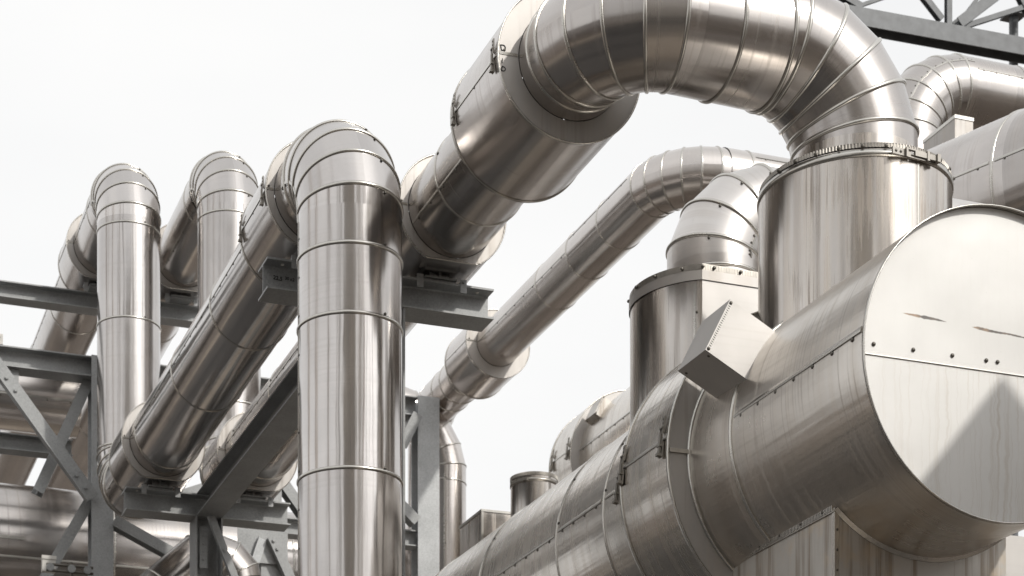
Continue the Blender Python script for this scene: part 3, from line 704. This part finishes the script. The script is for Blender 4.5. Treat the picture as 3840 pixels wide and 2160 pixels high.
elbow('elbow', LB, (XB, 29.15*k5, ZBt), (0,0,1), (-1,0,0), 1.06*k5, rB, FAR, n=6, wid=.016, hh=.010, screws=(2.2,))
runp(LB, (XB-1.06*k5, 29.15*k5, ZBt), (8.9, 29.15*k5, ZBt), rB, (.4,), FAR)
# ------------------------------------------------------------------ arch at top right
L7 = thing('insulated_pipe', (20, 24, GZ), 'pale gored pipe elbow at the right edge under the dark roof truss', 'pipe')
Y7 = 27.0; P7 = atY(3400, 330, Y7); Z7 = atY(3700, 376, Y7).z; r7 = .56
P7 = Vector((atY(3395, 400, Y7).x, Y7, Z7))
el, a, b = elbow('elbow', L7, P7, (0,0,1), (1,0,0), .98, r7, ARCH, n=6, wid=.022, hh=.012, seam=-1.0)
m = M(); straight(m, (P7.x, Y7, GZ), a, r7, [3, 6, 9, 12]); m.build('riser', FAR, L7)
m = M(); straight(m, b, (P7.x+8, Y7, Z7), r7, [.75, 2.5]); rn = m.build('horizontal_run', ARCH, L7)
lapseam(b, (P7.x+8, Y7, Z7), r7, pi-.30, rn, .24, .014, .006)
bead(frame(b+Vector((.95,0,0)), (1,0,0)), r7, rn, .018, .012)

# second duct at right, behind the banded vessel
dA = rad(21.6); dirv = Vector((-math.sin(dA), math.cos(dA), 0))
def dthing(): pass
D0 = 24.0; c3 = ray(3870, 760)*D0; R3D = 1.05
L8 = thing('exhaust_duct', c3, 'pinkish grey large duct behind the banded vessel at the right edge', 'duct')
p0 = c3-dirv*4; p1 = c3+dirv*1.9
m = M(); straight(m, p0, p1, R3D, [3.75, 5.0]); o8 = m.build('front_section', ARCH, L8)
bead(frame(c3-dirv*.10, dirv), R3D, o8, .02, .012)
lapseam(p0, c3-dirv*.12, R3D, pi*.955, o8, .30, .018, .008); lapseam(c3-dirv*.08, p1, R3D, pi*.955, o8, .30, .018, .008)
f1, f2 = frame(p1, dirv), frame(p1+dirv*1.0, dirv)
m = M(); skin(m, f1, f2, R3D+.22, R3D+.22, 0); ringplate(m, f1, R3D-.01, R3D+.219); d8 = m.build('expansion_drum', PALE, L8)
m = M(); band(m, f1, R3D+.22, [(-.004,-.014),(.010,-.014),(.010,.014),(-.004,.014)]); m.build('rim', BEAD, d8)
h0 = atY(3581, 430, 24.2); h1 = atY(3649, 445, 24.2)
m = M(); w_ = h1.x-h0.x
m.box((h0.x, 24.2, h0.z-1.3), (h1.x, 25.0, h0.z-.02)); hb = m.build('inspection_hood', PLATE, L8)
m = M(); m.box((h0.x-.008, 24.19, h0.z-.05), (h1.x+.008, 25.01, h0.z)); m.build('edge_trim', BEAD, hb)

# third duct peeking between (far, with its own hood)
L9 = thing('exhaust_duct', (0,0,0), 'small looking far duct end with its own box hood, left of the flat sided vessel', 'duct')
Y9 = 30.0; c9 = atY(2388, 1735, Y9); L9.location = c9; s9 = .9
m = M(); straight(m, (c9.x, c9.y-5, c9.z), (c9.x, c9.y, c9.z), 1.18*s9, [2, 4]); o9 = m.build('front_section', OLD, L9)
f1, f2 = frame((c9.x, c9.y, c9.z), (0,1,0)), frame((c9.x, c9.y+.9, c9.z), (0,1,0))
m = M(); skin(m, f1, f2, 1.36*s9, 1.36*s9, 0); d9 = m.build('expansion_drum', OLD, L9)
m = M(); ringplate(m, f1, 1.18*s9, 1.359*s9); m.build('end_plate', PALE, d9)
m = M(); ringplate(m, f2, .02, 1.359*s9); m.build('end_plate', PALE, d9)
for f in (f1, f2):
    m = M(); band(m, f, 1.36*s9, [(-.004,-.014),(.012,-.014),(.012,.014),(-.004,.014)]); m.build('rim', BEAD, d9)
lapseam((c9.x, c9.y, c9.z), (c9.x, c9.y+.9, c9.z), 1.36*s9, pi*.97, d9, 4, .02, .009)
lapseam((c9.x, c9.y-5, c9.z), (c9.x, c9.y, c9.z), 1.18*s9, pi*.97, o9, .3, .02, .009)
for y in (.1, .75):
    m = M(); rdv = Vector((math.cos(pi*.97), 0, math.sin(pi*.97))); latch(m, Vector((c9.x, c9.y+y, c9.z))+rdv*1.37*s9, rdv, (-rdv.z,0,rdv.x), 1.3); m.build('toggle_latch', LATCH, d9)
Qh = atY(2262, 1484, Y9-.6)
hoodbox(L9, Qh, a1, b1, .40, .34, .40, STAIN)

# ------------------------------------------------------------------ steelwork
def hsec(m, p0, p1, up, W_=.36, H=.31, tf=.020, tw=.013):
    """I-section along p0->p1; up = direction of the web height; p0/p1 on the section centre"""
    p0, p1 = Vector(p0), Vector(p1); ax = (p1-p0).normalized(); up = Vector(up); up = (up-ax*up.dot(ax)).normalized(); sd = ax.cross(up)
    f = .018; a = tw/2; w = W_/2; h = H/2
    q = [(-w,-h),(w,-h),(w,-h+tf),(a+f,-h+tf),(a+f*.3,-h+tf+f*.3),(a,-h+tf+f),(a,h-tf-f),(a+f*.3,h-tf-f*.3),(a+f,h-tf),(w,h-tf),(w,h),(-w,h),(-w,h-tf),(-a-f,h-tf),(-a-f*.3,h-tf-f*.3),(-a,h-tf-f),(-a,-h+tf+f),(-a-f*.3,-h+tf+f*.3),(-a-f,-h+tf),(-w,-h+tf)]
    M4 = Matrix(((sd.x, up.x, ax.x, p0.x), (sd.y, up.y, ax.y, p0.y), (sd.z, up.z, ax.z, p0.z), (0,0,0,1)))
    L = (p1-p0).length; n = len(q)
    vs = [M4 @ Vector((x, y, 0)) for x, y in q]+[M4 @ Vector((x, y, L)) for x, y in q]
    m.add(vs, [(i, (i+1) % n, n+(i+1) % n, n+i) for i in range(n)])
    for s in (0, n):     # end faces in three convex pieces each
        e = lambda *ids: [s+i for i in ids]
        m.add([vs[i] for i in range(s, s+n)], [[j for j in (0,1,2,3,18,19)], [j for j in (8,9,10,11,12,13)], [3,4,5,6,7,8,13,14,15,16,17,18]])
ZB = 8.295
def beam(label, p0, p1, up=(0,0,1), W_=.36, H=.31, mat=None, name='steel_beam', cat='steel beam', group=None, extra=None):
    m = M(); hsec(m, p0, p1, up, W_, H)
    if extra: extra(m)
    o = m.build(name, mat or GALV); tag(o, label, cat, group); return o
def textmesh(s, size, M4, mat, name, parent):
    cu = bpy.data.curves.new('txt', 'FONT'); cu.body = s; cu.size = size; cu.extrude = .0008; cu.offset = size*.022
    ob = bpy.data.objects.new('txt', cu); COL.objects.link(ob); bpy.context.view_layer.update()
    me = bpy.data.meshes.new_from_object(ob.evaluated_get(bpy.context.evaluated_depsgraph_get()))
    bpy.data.objects.remove(ob); me.transform(M4); me.materials.clear(); me.materials.append(mat)
    o = bpy.data.objects.new(name, me); COL.objects.link(o); o.parent = parent
    off = parent.location+(parent.parent.location if parent.parent else Vector()); me.transform(Matrix.Translation(-off)); return o
# beams centred behind their near flange edge
bB = beam('short galvanised beam with handwritten figures carrying both big pipes behind the central riser', (4.92, 18.71+.18, ZB-.155), (7.33, 18.71+.18, ZB-.155))
m = M(); m.dome((5.10, 18.80, ZB-.022), (0,-.2,-1), .016); m.dome((7.18, 18.80, ZB-.022), (0,-.2,-1), .016); m.build('hole_sky_dot', WHITEBOX, bB)  # white domes painted as sky showing through the bolt holes
def textat(q, ang=4): return Matrix.Translation(q) @ Matrix.Rotation(rad(ang), 4, 'Y') @ Matrix.Rotation(pi/2, 4, 'X')
textmesh('22,5', .056, textat(atY(1024, 1046, 18.88)), INK, 'handwritten_figures', bB)
textmesh('30 n2', .044, textat(atY(1068, 1048, 18.88)), INK, 'handwritten_figures', bB)
textmesh('D', .075, textat(atY(1877, 190, Yg[0]-.002), -10), INK, 'marker_letter', dr)
textmesh('D', .060, textat(atY(1878, 264, Yg[0]-.002), 8), INK, 'marker_letter', dr)
textmesh('I', .060, textat(atY(1880, 236, Yg[0]-.012), 4), INK, 'marker_letter', dr)
bD = beam('galvanised cross beam carrying two pipe collars at lower left, on top of a short column', (atY(474, 1821, 26.42).x, 26.42+.18, ZB-.155), (atY(1090, 1887, 26.42).x, 26.42+.18, ZB-.155))
m = M(); x0 = atY(474, 1821, 26.42).x; m.dome((x0+.16, 26.5, ZB-.022), (0,-.2,-1), .016); m.build('hole_sky_dot', WHITEBOX, bD)  # same painted sky dot in place of an open hole
beam('long galvanised beam running away beneath the second pipe to the cross beam', (6.12, 18.71+.40, ZB-.155), (6.12, 26.40, ZB-.155))
def column(label, x, y, z1, wx=.38, wy=.40, flangeX=True, mat=None):
    m = M(); hsec(m, (x, y, GZ), (x, y, z1), (1,0,0) if flangeX else (0,1,0), wy if flangeX else wx, wx if flangeX else wy, .022, .014)
    o = m.build('steel_column', mat or GALV); tag(o, label, 'steel column', 'galvanised frame columns'); return o
column('galvanised column almost hidden behind the central riser', 6.18, 18.93, ZB-.312)
k2 = column('short galvanised column under the cross beam at the bottom left of centre', 6.12, 26.62, ZB-.312)
m = M()
m.box((5.99, 26.455, 7.28), (6.10, 26.468, 7.85)); m.build('stiffener_plate', GALV, k2)
m = M()
for i in range(4): m.hexbolt((6.045, 26.455, 7.4+i*.11), (0,-1,0), .014, .016)
m.build('bolt_row', GALV, k2)
YF = 29.95; 
zC = atY(10.9, 1293.3, YF).z
bC = beam('long galvanised top beam of the rear frame, running from the left edge behind the pipes', (-1.5, YF+.18, zC-.155), (10.42, YF+.18, zC-.155))
x0, x1 = atY(343, 1500, YF).x, atY(425, 1500, YF).x
K0 = column('galvanised column at left whose wide pale face shows below the first bent pipe', (x0+x1)/2, YF+.16, atY(380, 1335, YF).z, x1-x0, .34, False, GALVL)
x0, x1 = atY(1567, 1500, YF).x, atY(1647, 1500, YF).x
K1 = column('pale galvanised column standing right of the central riser against the sky', (x0+x1)/2, YF+.16, atY(1600, 1487, YF).z, x1-x0, .34, False, GALVL)
K4 = column('galvanised column with bolted gusset plate low between short column and central riser', 7.95, YF+.20, zC-.31, .34, .34, False)
# beam A under the upper runs
zA = 12.93; yA = zA/math.tan(rad(22.385))
beam('upper galvanised beam crossing the sky at the left, carrying the highest pipe collars', (-1.0, yA+.15, zA-.13), (atY(760, 1150, yA).x, yA+.15, zA-.13), W_=.30, H=.26)
# lower beams
zG = atY(1540, 1983, YF).z
beam('lower galvanised beam of the rear frame between gusseted column and pale column', (8.12, YF+.18, zG-.13), (10.42, YF+.18, zG-.13), W_=.28, H=.26)
zFm = atY(0, 1614, YF+1.2).z
beam('galvanised beam low in the left bay behind the crossed braces', (-1.5, YF+1.4, zFm-.13), (5.0, YF+1.4, zFm-.13), W_=.28, H=.26)
def angle(label, p0, p1, face=(0,-1,0), w=.15, t=.014, mat=None, bolts=((.06, .12)), name='brace', leg2=1, cat='brace', grp='diagonal braces of the steel frame'):
    """bolted angle section: flat leg towards the viewer and a standing leg on its upper edge"""
    p0, p1 = Vector(p0), Vector(p1); ax = (p1-p0).normalized(); nrm = Vector(face); sd = nrm.cross(ax).normalized()*leg2
    M4 = Matrix(((sd.x, nrm.x, ax.x, p0.x), (sd.y, nrm.y, ax.y, p0.y), (sd.z, nrm.z, ax.z, p0.z), (0,0,0,1)))
    L = (p1-p0).length; m = M()
    q = [(-w/2,0),(w/2-t,0),(w/2-t,-w*.0),(w/2-t,w*.55),(w/2,w*.55),(w/2,-t),(-w/2,-t)]
    n = len(q); vs = [M4 @ Vector((x, y, z)) for z in (0, L) for x, y in q]
    m.add(vs, [(i, (i+1) % n, n+(i+1) % n, n+i) for i in range(n)]+[(6,5,1,0), (1,5,4,3), (13,7,8,12), (8,10,11,12)])
    o = m.build(name, mat or GALV); tag(o, label, cat, grp)
    for s in bolts:
        m = M(); d = s if s >= 0 else L+s
        m.hexbolt(M4 @ Vector((-.01, 0, d)), nrm, .026, .03); m.build('bolt', GALV, o)
    return o
pt = lambda x, y, Y=YF: atY(x, y, Y)
angle('bolted angle brace slanting down right to the pale faced column at left', pt(-30, 1345, 29.8), pt(345, 1868, 29.8), bolts=(.34, .56, -.40, -.18), w=.24, leg2=-1)
m0 = M(); m0.box((pt(-40,1375).x, YF+.10, pt(0,1455).z), (pt(74,1375).x, YF+.112, zC-.315)); o = m0.build('gusset_plate', GALV); tag(o, 'gusset plate hanging under the top beam at the left edge', 'gusset plate', 'gusset plates of the frame')
def chan(label, p0, p1, mat=None):
    m = M(); hsec(m, p0, p1, (0,1,0), .17, .22, .014, .012); o = m.build('brace', mat or GALV); tag(o, label, 'brace', 'diagonal braces of the steel frame'); return o
chan('dark channel brace slanting down left from the top of the left column', pt(345, 1400, YF+.3), pt(140, 1850, YF+.3))
chan('lower channel brace slanting down left in front of the large horizontal duct', pt(335, 1880, YF+.2), pt(150, 2200, YF+.2))
chan('channel brace slanting down right from the left column under the pipe bend', pt(425, 1958, YF), pt(690, 2105, YF))
chan('channel brace seen in the gap between second pipe collar and central riser', pt(1040, 1790, YF+.3), pt(1180, 1990, YF+.3))
chan('short dark brace end seen in the gap beside the first pipe shoe', pt(660, 1870, YF+.5), pt(800, 1825, YF+.5))
m0 = M(); m0.box((pt(890,1980).x, YF-.02, pt(900,2105).z), (pt(1078,1980).x, YF-.006, pt(900,1968).z)); o = m0.build('gusset_plate', GALV); tag(o, 'wide gusset plate behind the right end of the lower cross beam', 'gusset plate', 'gusset plates of the frame')
angle('bolted angle brace rising left to the wide gusset plate', pt(1120, 2240, YF-.05), pt(1018, 2015, YF-.05), bolts=(-.06, -.20), w=.19)
angle('angle brace leaning the other way left of the bolted one at the gusset plate', pt(915, 2230, YF-.05), pt(985, 2020, YF-.05), bolts=(), w=.15, mat=GALVL)
angle('flat brace hanging in front of the short column', pt(905, 2230, 26.3), pt(790, 1935, 26.3), bolts=(-.5,), w=.12)
chan('brace end meeting the pale column on its left side', pt(1490, 1890), pt(1558, 1960))
chan('upper brace end meeting the pale column just beneath the top beam', pt(1560, 1560), pt(1500, 1680))

# ------------------------------------------------------------------ pipes behind the left frame
def xduct(label, x0, x1, y, z, r, rings, mat, seam=pi+.25):
    o = thing('exhaust_duct', (x0, y, z), label, 'duct')
    m = M(); straight(m, (x0, y, z), (x1, y, z), r, [q-x0 for q in rings]); s = m.build('shell', mat, o)
    for q in rings: bead(frame((q, y, z), (1,0,0)), r, s, .02, .012)
    lapseam((x0, y, z), (x1, y, z), r, seam, s, .4, .02, .008)
    return o
yH = 33.6; zH = yH*math.tan(rad(15.2)); 
H1 = xduct('large horizontal duct crossing the lower left corner behind the steel frame', -6, 13, yH, zH, 1.2, [2.4, 5.9, 9.0], ARCH)
m = M(); m.box((2.9, yH-1.215, zH-.02), (4.4, yH-1.19, zH+.03)); m.build('cover_strip', BEAD, H1)
yH2 = 34.5; zH2 = yH2*math.tan(rad(19.45))
xduct('brown toned horizontal duct tucked under the top beam at the far left', -6, 5.6, yH2, zH2, .57, [1.7, 3.0], ARCH)
# slanted pipe low in the picture
L10 = thing('insulated_pipe', pt(700, 2060, 28.6), 'slanting clad pipe with a gored bend at the bottom left behind the short column', 'pipe')
A_, B_, C_ = pt(520, 2290, 28.6), pt(885, 1975, 28.6), pt(905, 2400, 28.6)
B_ = pt(850, 2010, 28.6); C_ = pt(925, 2110, 28.6)
d0 = (B_-A_).normalized(); d1 = Vector((.25, .0, -1)).normalized()
r10 = .37
el, a, b = elbow('elbow', L10, B_, d0, d1, .42, r10, ARCH, n=4, wid=.016, hh=.012)
m = M(); straight(m, A_-d0*1.5, a, r10, [1.6, 2.2]); rn = m.build('horizontal_run', ARCH, L10); bead(frame(a-d0*.62, d0), r10, rn, .016, .012)
m = M(); straight(m, b, b+d1*3, r10, []); m.build('riser', ARCH, L10)
# bits at the very bottom left
JB = thing('junction_box', pt(185, 2110, 29.5), 'small off white junction box at the bottom left below the large duct', 'junction box')
c = pt(184, 2112, 29.5); m = M(); m.box((c.x-.10, c.y, c.z-.12), (c.x+.10, c.y+.12, c.z+.10)); m.box((c.x-.11, c.y-.012, c.z+.06), (c.x+.11, c.y-.001, c.z+.115)); m.build('enclosure', WHITEBOX, JB)
VP = thing('small_pipework', pt(250, 2140, 29.4), 'small dark valve pipework beside the junction box at the bottom left', 'pipework')
c = pt(262, 2135, 29.4); m = M()
for z_ in (-.04, .05): straight(m, (c.x-.35, c.y, c.z+z_), (c.x+.35, c.y, c.z+z_), .022, [])
straight(m, (c.x+.02, c.y, c.z-.5), (c.x+.02, c.y, c.z+.1), .03, []); m.build('tubes', SCREW, VP)
for dx in (-.3, .02, .26):
    m = M(); m.prism([(.06*math.cos(i*pi/6), .06*math.sin(i*pi/6)) for i in range(12)], -.02, .02, Matrix.Translation((c.x+dx, c.y-.04, c.z)) @ Matrix.Rotation(pi/2, 4, 'X')); m.build('valve_body', GALV, VP)
WB = thing('bracket', pt(4, 1272, YF), 'small white bracket standing on the top beam at the left edge', 'bracket')
c = pt(4, 1292, YF); m = M(); m.box((c.x-.06, YF+.02, c.z), (c.x+.03, YF+.04, c.z+.17)); m.box((c.x-.06, YF+.02, c.z+.001), (c.x+.03, YF+.12, c.z+.014)); m.hexbolt((c.x-.01, YF+.02, c.z+.13), (0,-1,0), .012, .01); m.build('plate', WHITEBOX, WB)

# ------------------------------------------------------------------ dark truss at top right
YT = 34.0
def tube(label, a, b, w, mat=DARKST, Y=YT, round_=False, name='truss_member'):
    p0, p1 = pt(*a, Y), pt(*b, Y); m = M()
    if round_: straight(m, p0, p1, w/2, [])
    else: hsec(m, p0, p1, (0,1,0), w, w*.9, .018, .014)
    return m, name, mat, label
TR = thing('roof_truss', pt(3700, 100, YT), 'dark grey steel roof truss across the top right corner', 'truss')
for nm, a, b, w in (('bottom_chord', (3100,55), (4300,275), .36), ('post', (3556,-120), (3556,125), .12), ('diagonal', (3425,-60), (3530,75), .13),
                    ('diagonal', (3790,-60), (3590,92), .22), ('diagonal', (3700,-50), (3600,80), .07), ('diagonal', (3900,8), (3615,100), .10),
                    ('diagonal', (3330,-15), (3215,25), .07), ('diagonal', (3140,-25), (3230,30), .14), ('diagonal', (3800,-60), (3860,60), .14)):
    m = tube('', a, b, w)[0]; m.build(nm, DARKST, TR)
PS = thing('steel_post', pt(3801, 150, YT+.4), 'grey round post under the dark truss at the right edge', 'post')
m = M(); straight(m, (pt(3801,150,YT+.4).x, YT+.4, GZ), pt(3801, 40, YT+.4), .093, []); m.build('shaft', DARKST, PS)
m = M(); q = pt(3801, 66, YT+.4); m.box((q.x-.2, q.y-.2, q.z-.0), (q.x+.2, q.y+.2, q.z+.03)); m.build('head_plate', DARKST, PS)

# ------------------------------------------------------------------ unseen surroundings round the viewpoint, added for their reflections in the pipes
def block(name, label, cat, x, y, w, d, h, col, n=6):  # building boxes added to fill the mirrored surroundings
    o = thing(name, (x, y, GZ), label, cat); m = M(); m.box((x-w/2, y-d/2, GZ), (x+w/2, y+d/2, GZ+h)); m.build('wall', plain(name+'_wall', col, .7, 0, .4, .15), o)
    m = M()
    for i in range(n):
        for k in range(int(h/5)):
            xx = x-w/2+w*(i+.5)/n; m.box((xx-w/n*.3, y+d/2+.02, GZ+2+k*5), (xx+w/n*.3, y+d/2+.08, GZ+4.2+k*5))
    m.build('window', plain(name+'_glass', (.05,.055,.06), .15), o)
    m = M(); m.box((x-w/2-.3, y-d/2-.3, GZ+h), (x+w/2+.3, y+d/2+.3, GZ+h+.6)); m.build('roof', plain(name+'_roof', (.2,.2,.2), .8), o)
block('added_process_hall', 'tall beige process hall added unseen behind the viewpoint for reflections', 'building', -10, -34, 22, 14, 36, (.62,.57,.50))
block('added_office_block', 'lower grey brick block added unseen behind the viewpoint for reflections', 'building', 34, -22, 16, 12, 15, (.45,.40,.35))
block('added_boiler_house', 'low clad boiler house added unseen far left of the viewpoint for reflections', 'building', -44, 2, 12, 26, 9, (.30,.28,.27))
def silo(x, y, r, h, col, lab):  # upright cylinders added for vertical streaks in the pipe reflections
    o = thing('silo', (x, y, GZ), lab, 'silo', 'silos added for reflections'); m = M(); skin(m, frame((x, y, GZ), (0,0,1)), frame((x, y, GZ+h), (0,0,1)), r, r, 0); m.build('shell', plain('silo_shell', col, .6, 0, .5, .12), o)
    m = M(); skin(m, frame((x, y, GZ+h), (0,0,1)), frame((x, y, GZ+h+r*.5), (0,0,1)), r, .2, 0); m.build('roof', plain('silo_roof', (.3,.3,.3), .6), o)
block('warehouse', 'long dark warehouse added unseen on the left side to darken low reflections', 'building', -33, 46, 14, 60, 8.5, (.30,.26,.235), 4)  # low blocks from here on added to darken the lower reflections
block('warehouse', 'low brown workshop added unseen behind the viewpoint to darken low reflections', 'building', 18, -52, 70, 12, 14, (.32,.275,.24), 14)
block('warehouse', 'long brown store shed added unseen on the far right to darken low reflections', 'building', 62, 30, 14, 70, 14, (.34,.30,.265), 4)
silo(9, -30, 2.6, 40, (.75,.72,.68), 'pale concrete silo added unseen directly behind the viewpoint for reflections')
silo(16, -33, 2.0, 34, (.5,.43,.38), 'brown silo added unseen right of the pale one for reflections')
silo(46, 4, 3.4, 24, (.45,.42,.39), 'rust toned silo added unseen far right for reflections')
silo(-20, -14, 1.5, 40, (.5,.49,.49), 'slim grey silo added unseen to the left for reflections')
for i, (x, y, r, h, c) in enumerate(((2,-24,.7,38,(.7,.68,.66)),(5.2,-27,.45,33,(.45,.41,.38)),(-4,-22,.55,30,(.55,.5,.46)),(12.5,-24,.5,36,(.42,.39,.37)),(20.5,-26,.9,40,(.72,.7,.67)),
        (24,-22,.5,34,(.48,.44,.40)),(28,-18,.8,30,(.6,.56,.52)),(36,-8,1.0,36,(.5,.46,.42)),(-9,-18,.6,34,(.45,.42,.39)),(-16,-8,.7,30,(.62,.6,.57)),(-13,9,.8,34,(.42,.38,.35)),(-18,20,1.1,32,(.55,.5,.46)),(-11,1,.35,30,(.35,.32,.3)),(-22,33,1.3,36,(.38,.34,.31)),(-15,28,.5,30,(.62,.58,.54)),(40,-14,.6,32,(.4,.37,.34)),(44,-4,.9,34,(.66,.62,.58)),(-24,4,.8,30,(.4,.36,.33)))):
    o = thing('reflection_stack', (x, y, GZ), 'unseen stack added to break up the pipe reflections', 'stack', 'stacks added for reflections'); m = M()
    skin(m, frame((x, y, GZ), (0,0,1)), frame((x, y, GZ+h), (0,0,1)), r, r*.9, 0); m.build('shaft', plain('stack_shell', c, .6, 0, .8, .15), o)  # slim shafts added to split the risers' reflections into narrow bands
    m = M(); band(m, frame((x, y, GZ+h), (0,0,1)), r*.9, [(-.05,-.2),(.08,-.2),(.08,.1),(-.05,.1)]); m.build('rim', DARKST, o)
# unseen gabled shape added past the right edge, outlined to cast the cap's peaked shadow
t_ = (YC-10.5)/-SUNV.y; off = SUNV*t_
ap = Vector((9.05, 0, 5.47))+off
GC = thing('gabled_shadow_caster', (10.3, 10.4, GZ), 'unseen gabled shadow caster added just outside the right edge of the view', 'casing')
m = M(); m.prism([(ap.x, ap.z), (ap.x-1.25, ap.z-1.50), (ap.x-1.25, GZ), (ap.x+1.6, GZ), (ap.x+1.6, ap.z-1.6)], 0, .22, Matrix(((1,0,0,0),(0,0,-1,10.5),(0,1,0,0),(0,0,0,1))))
m.build('casing', PALE, GC)
print('objects', len(bpy.data.objects))
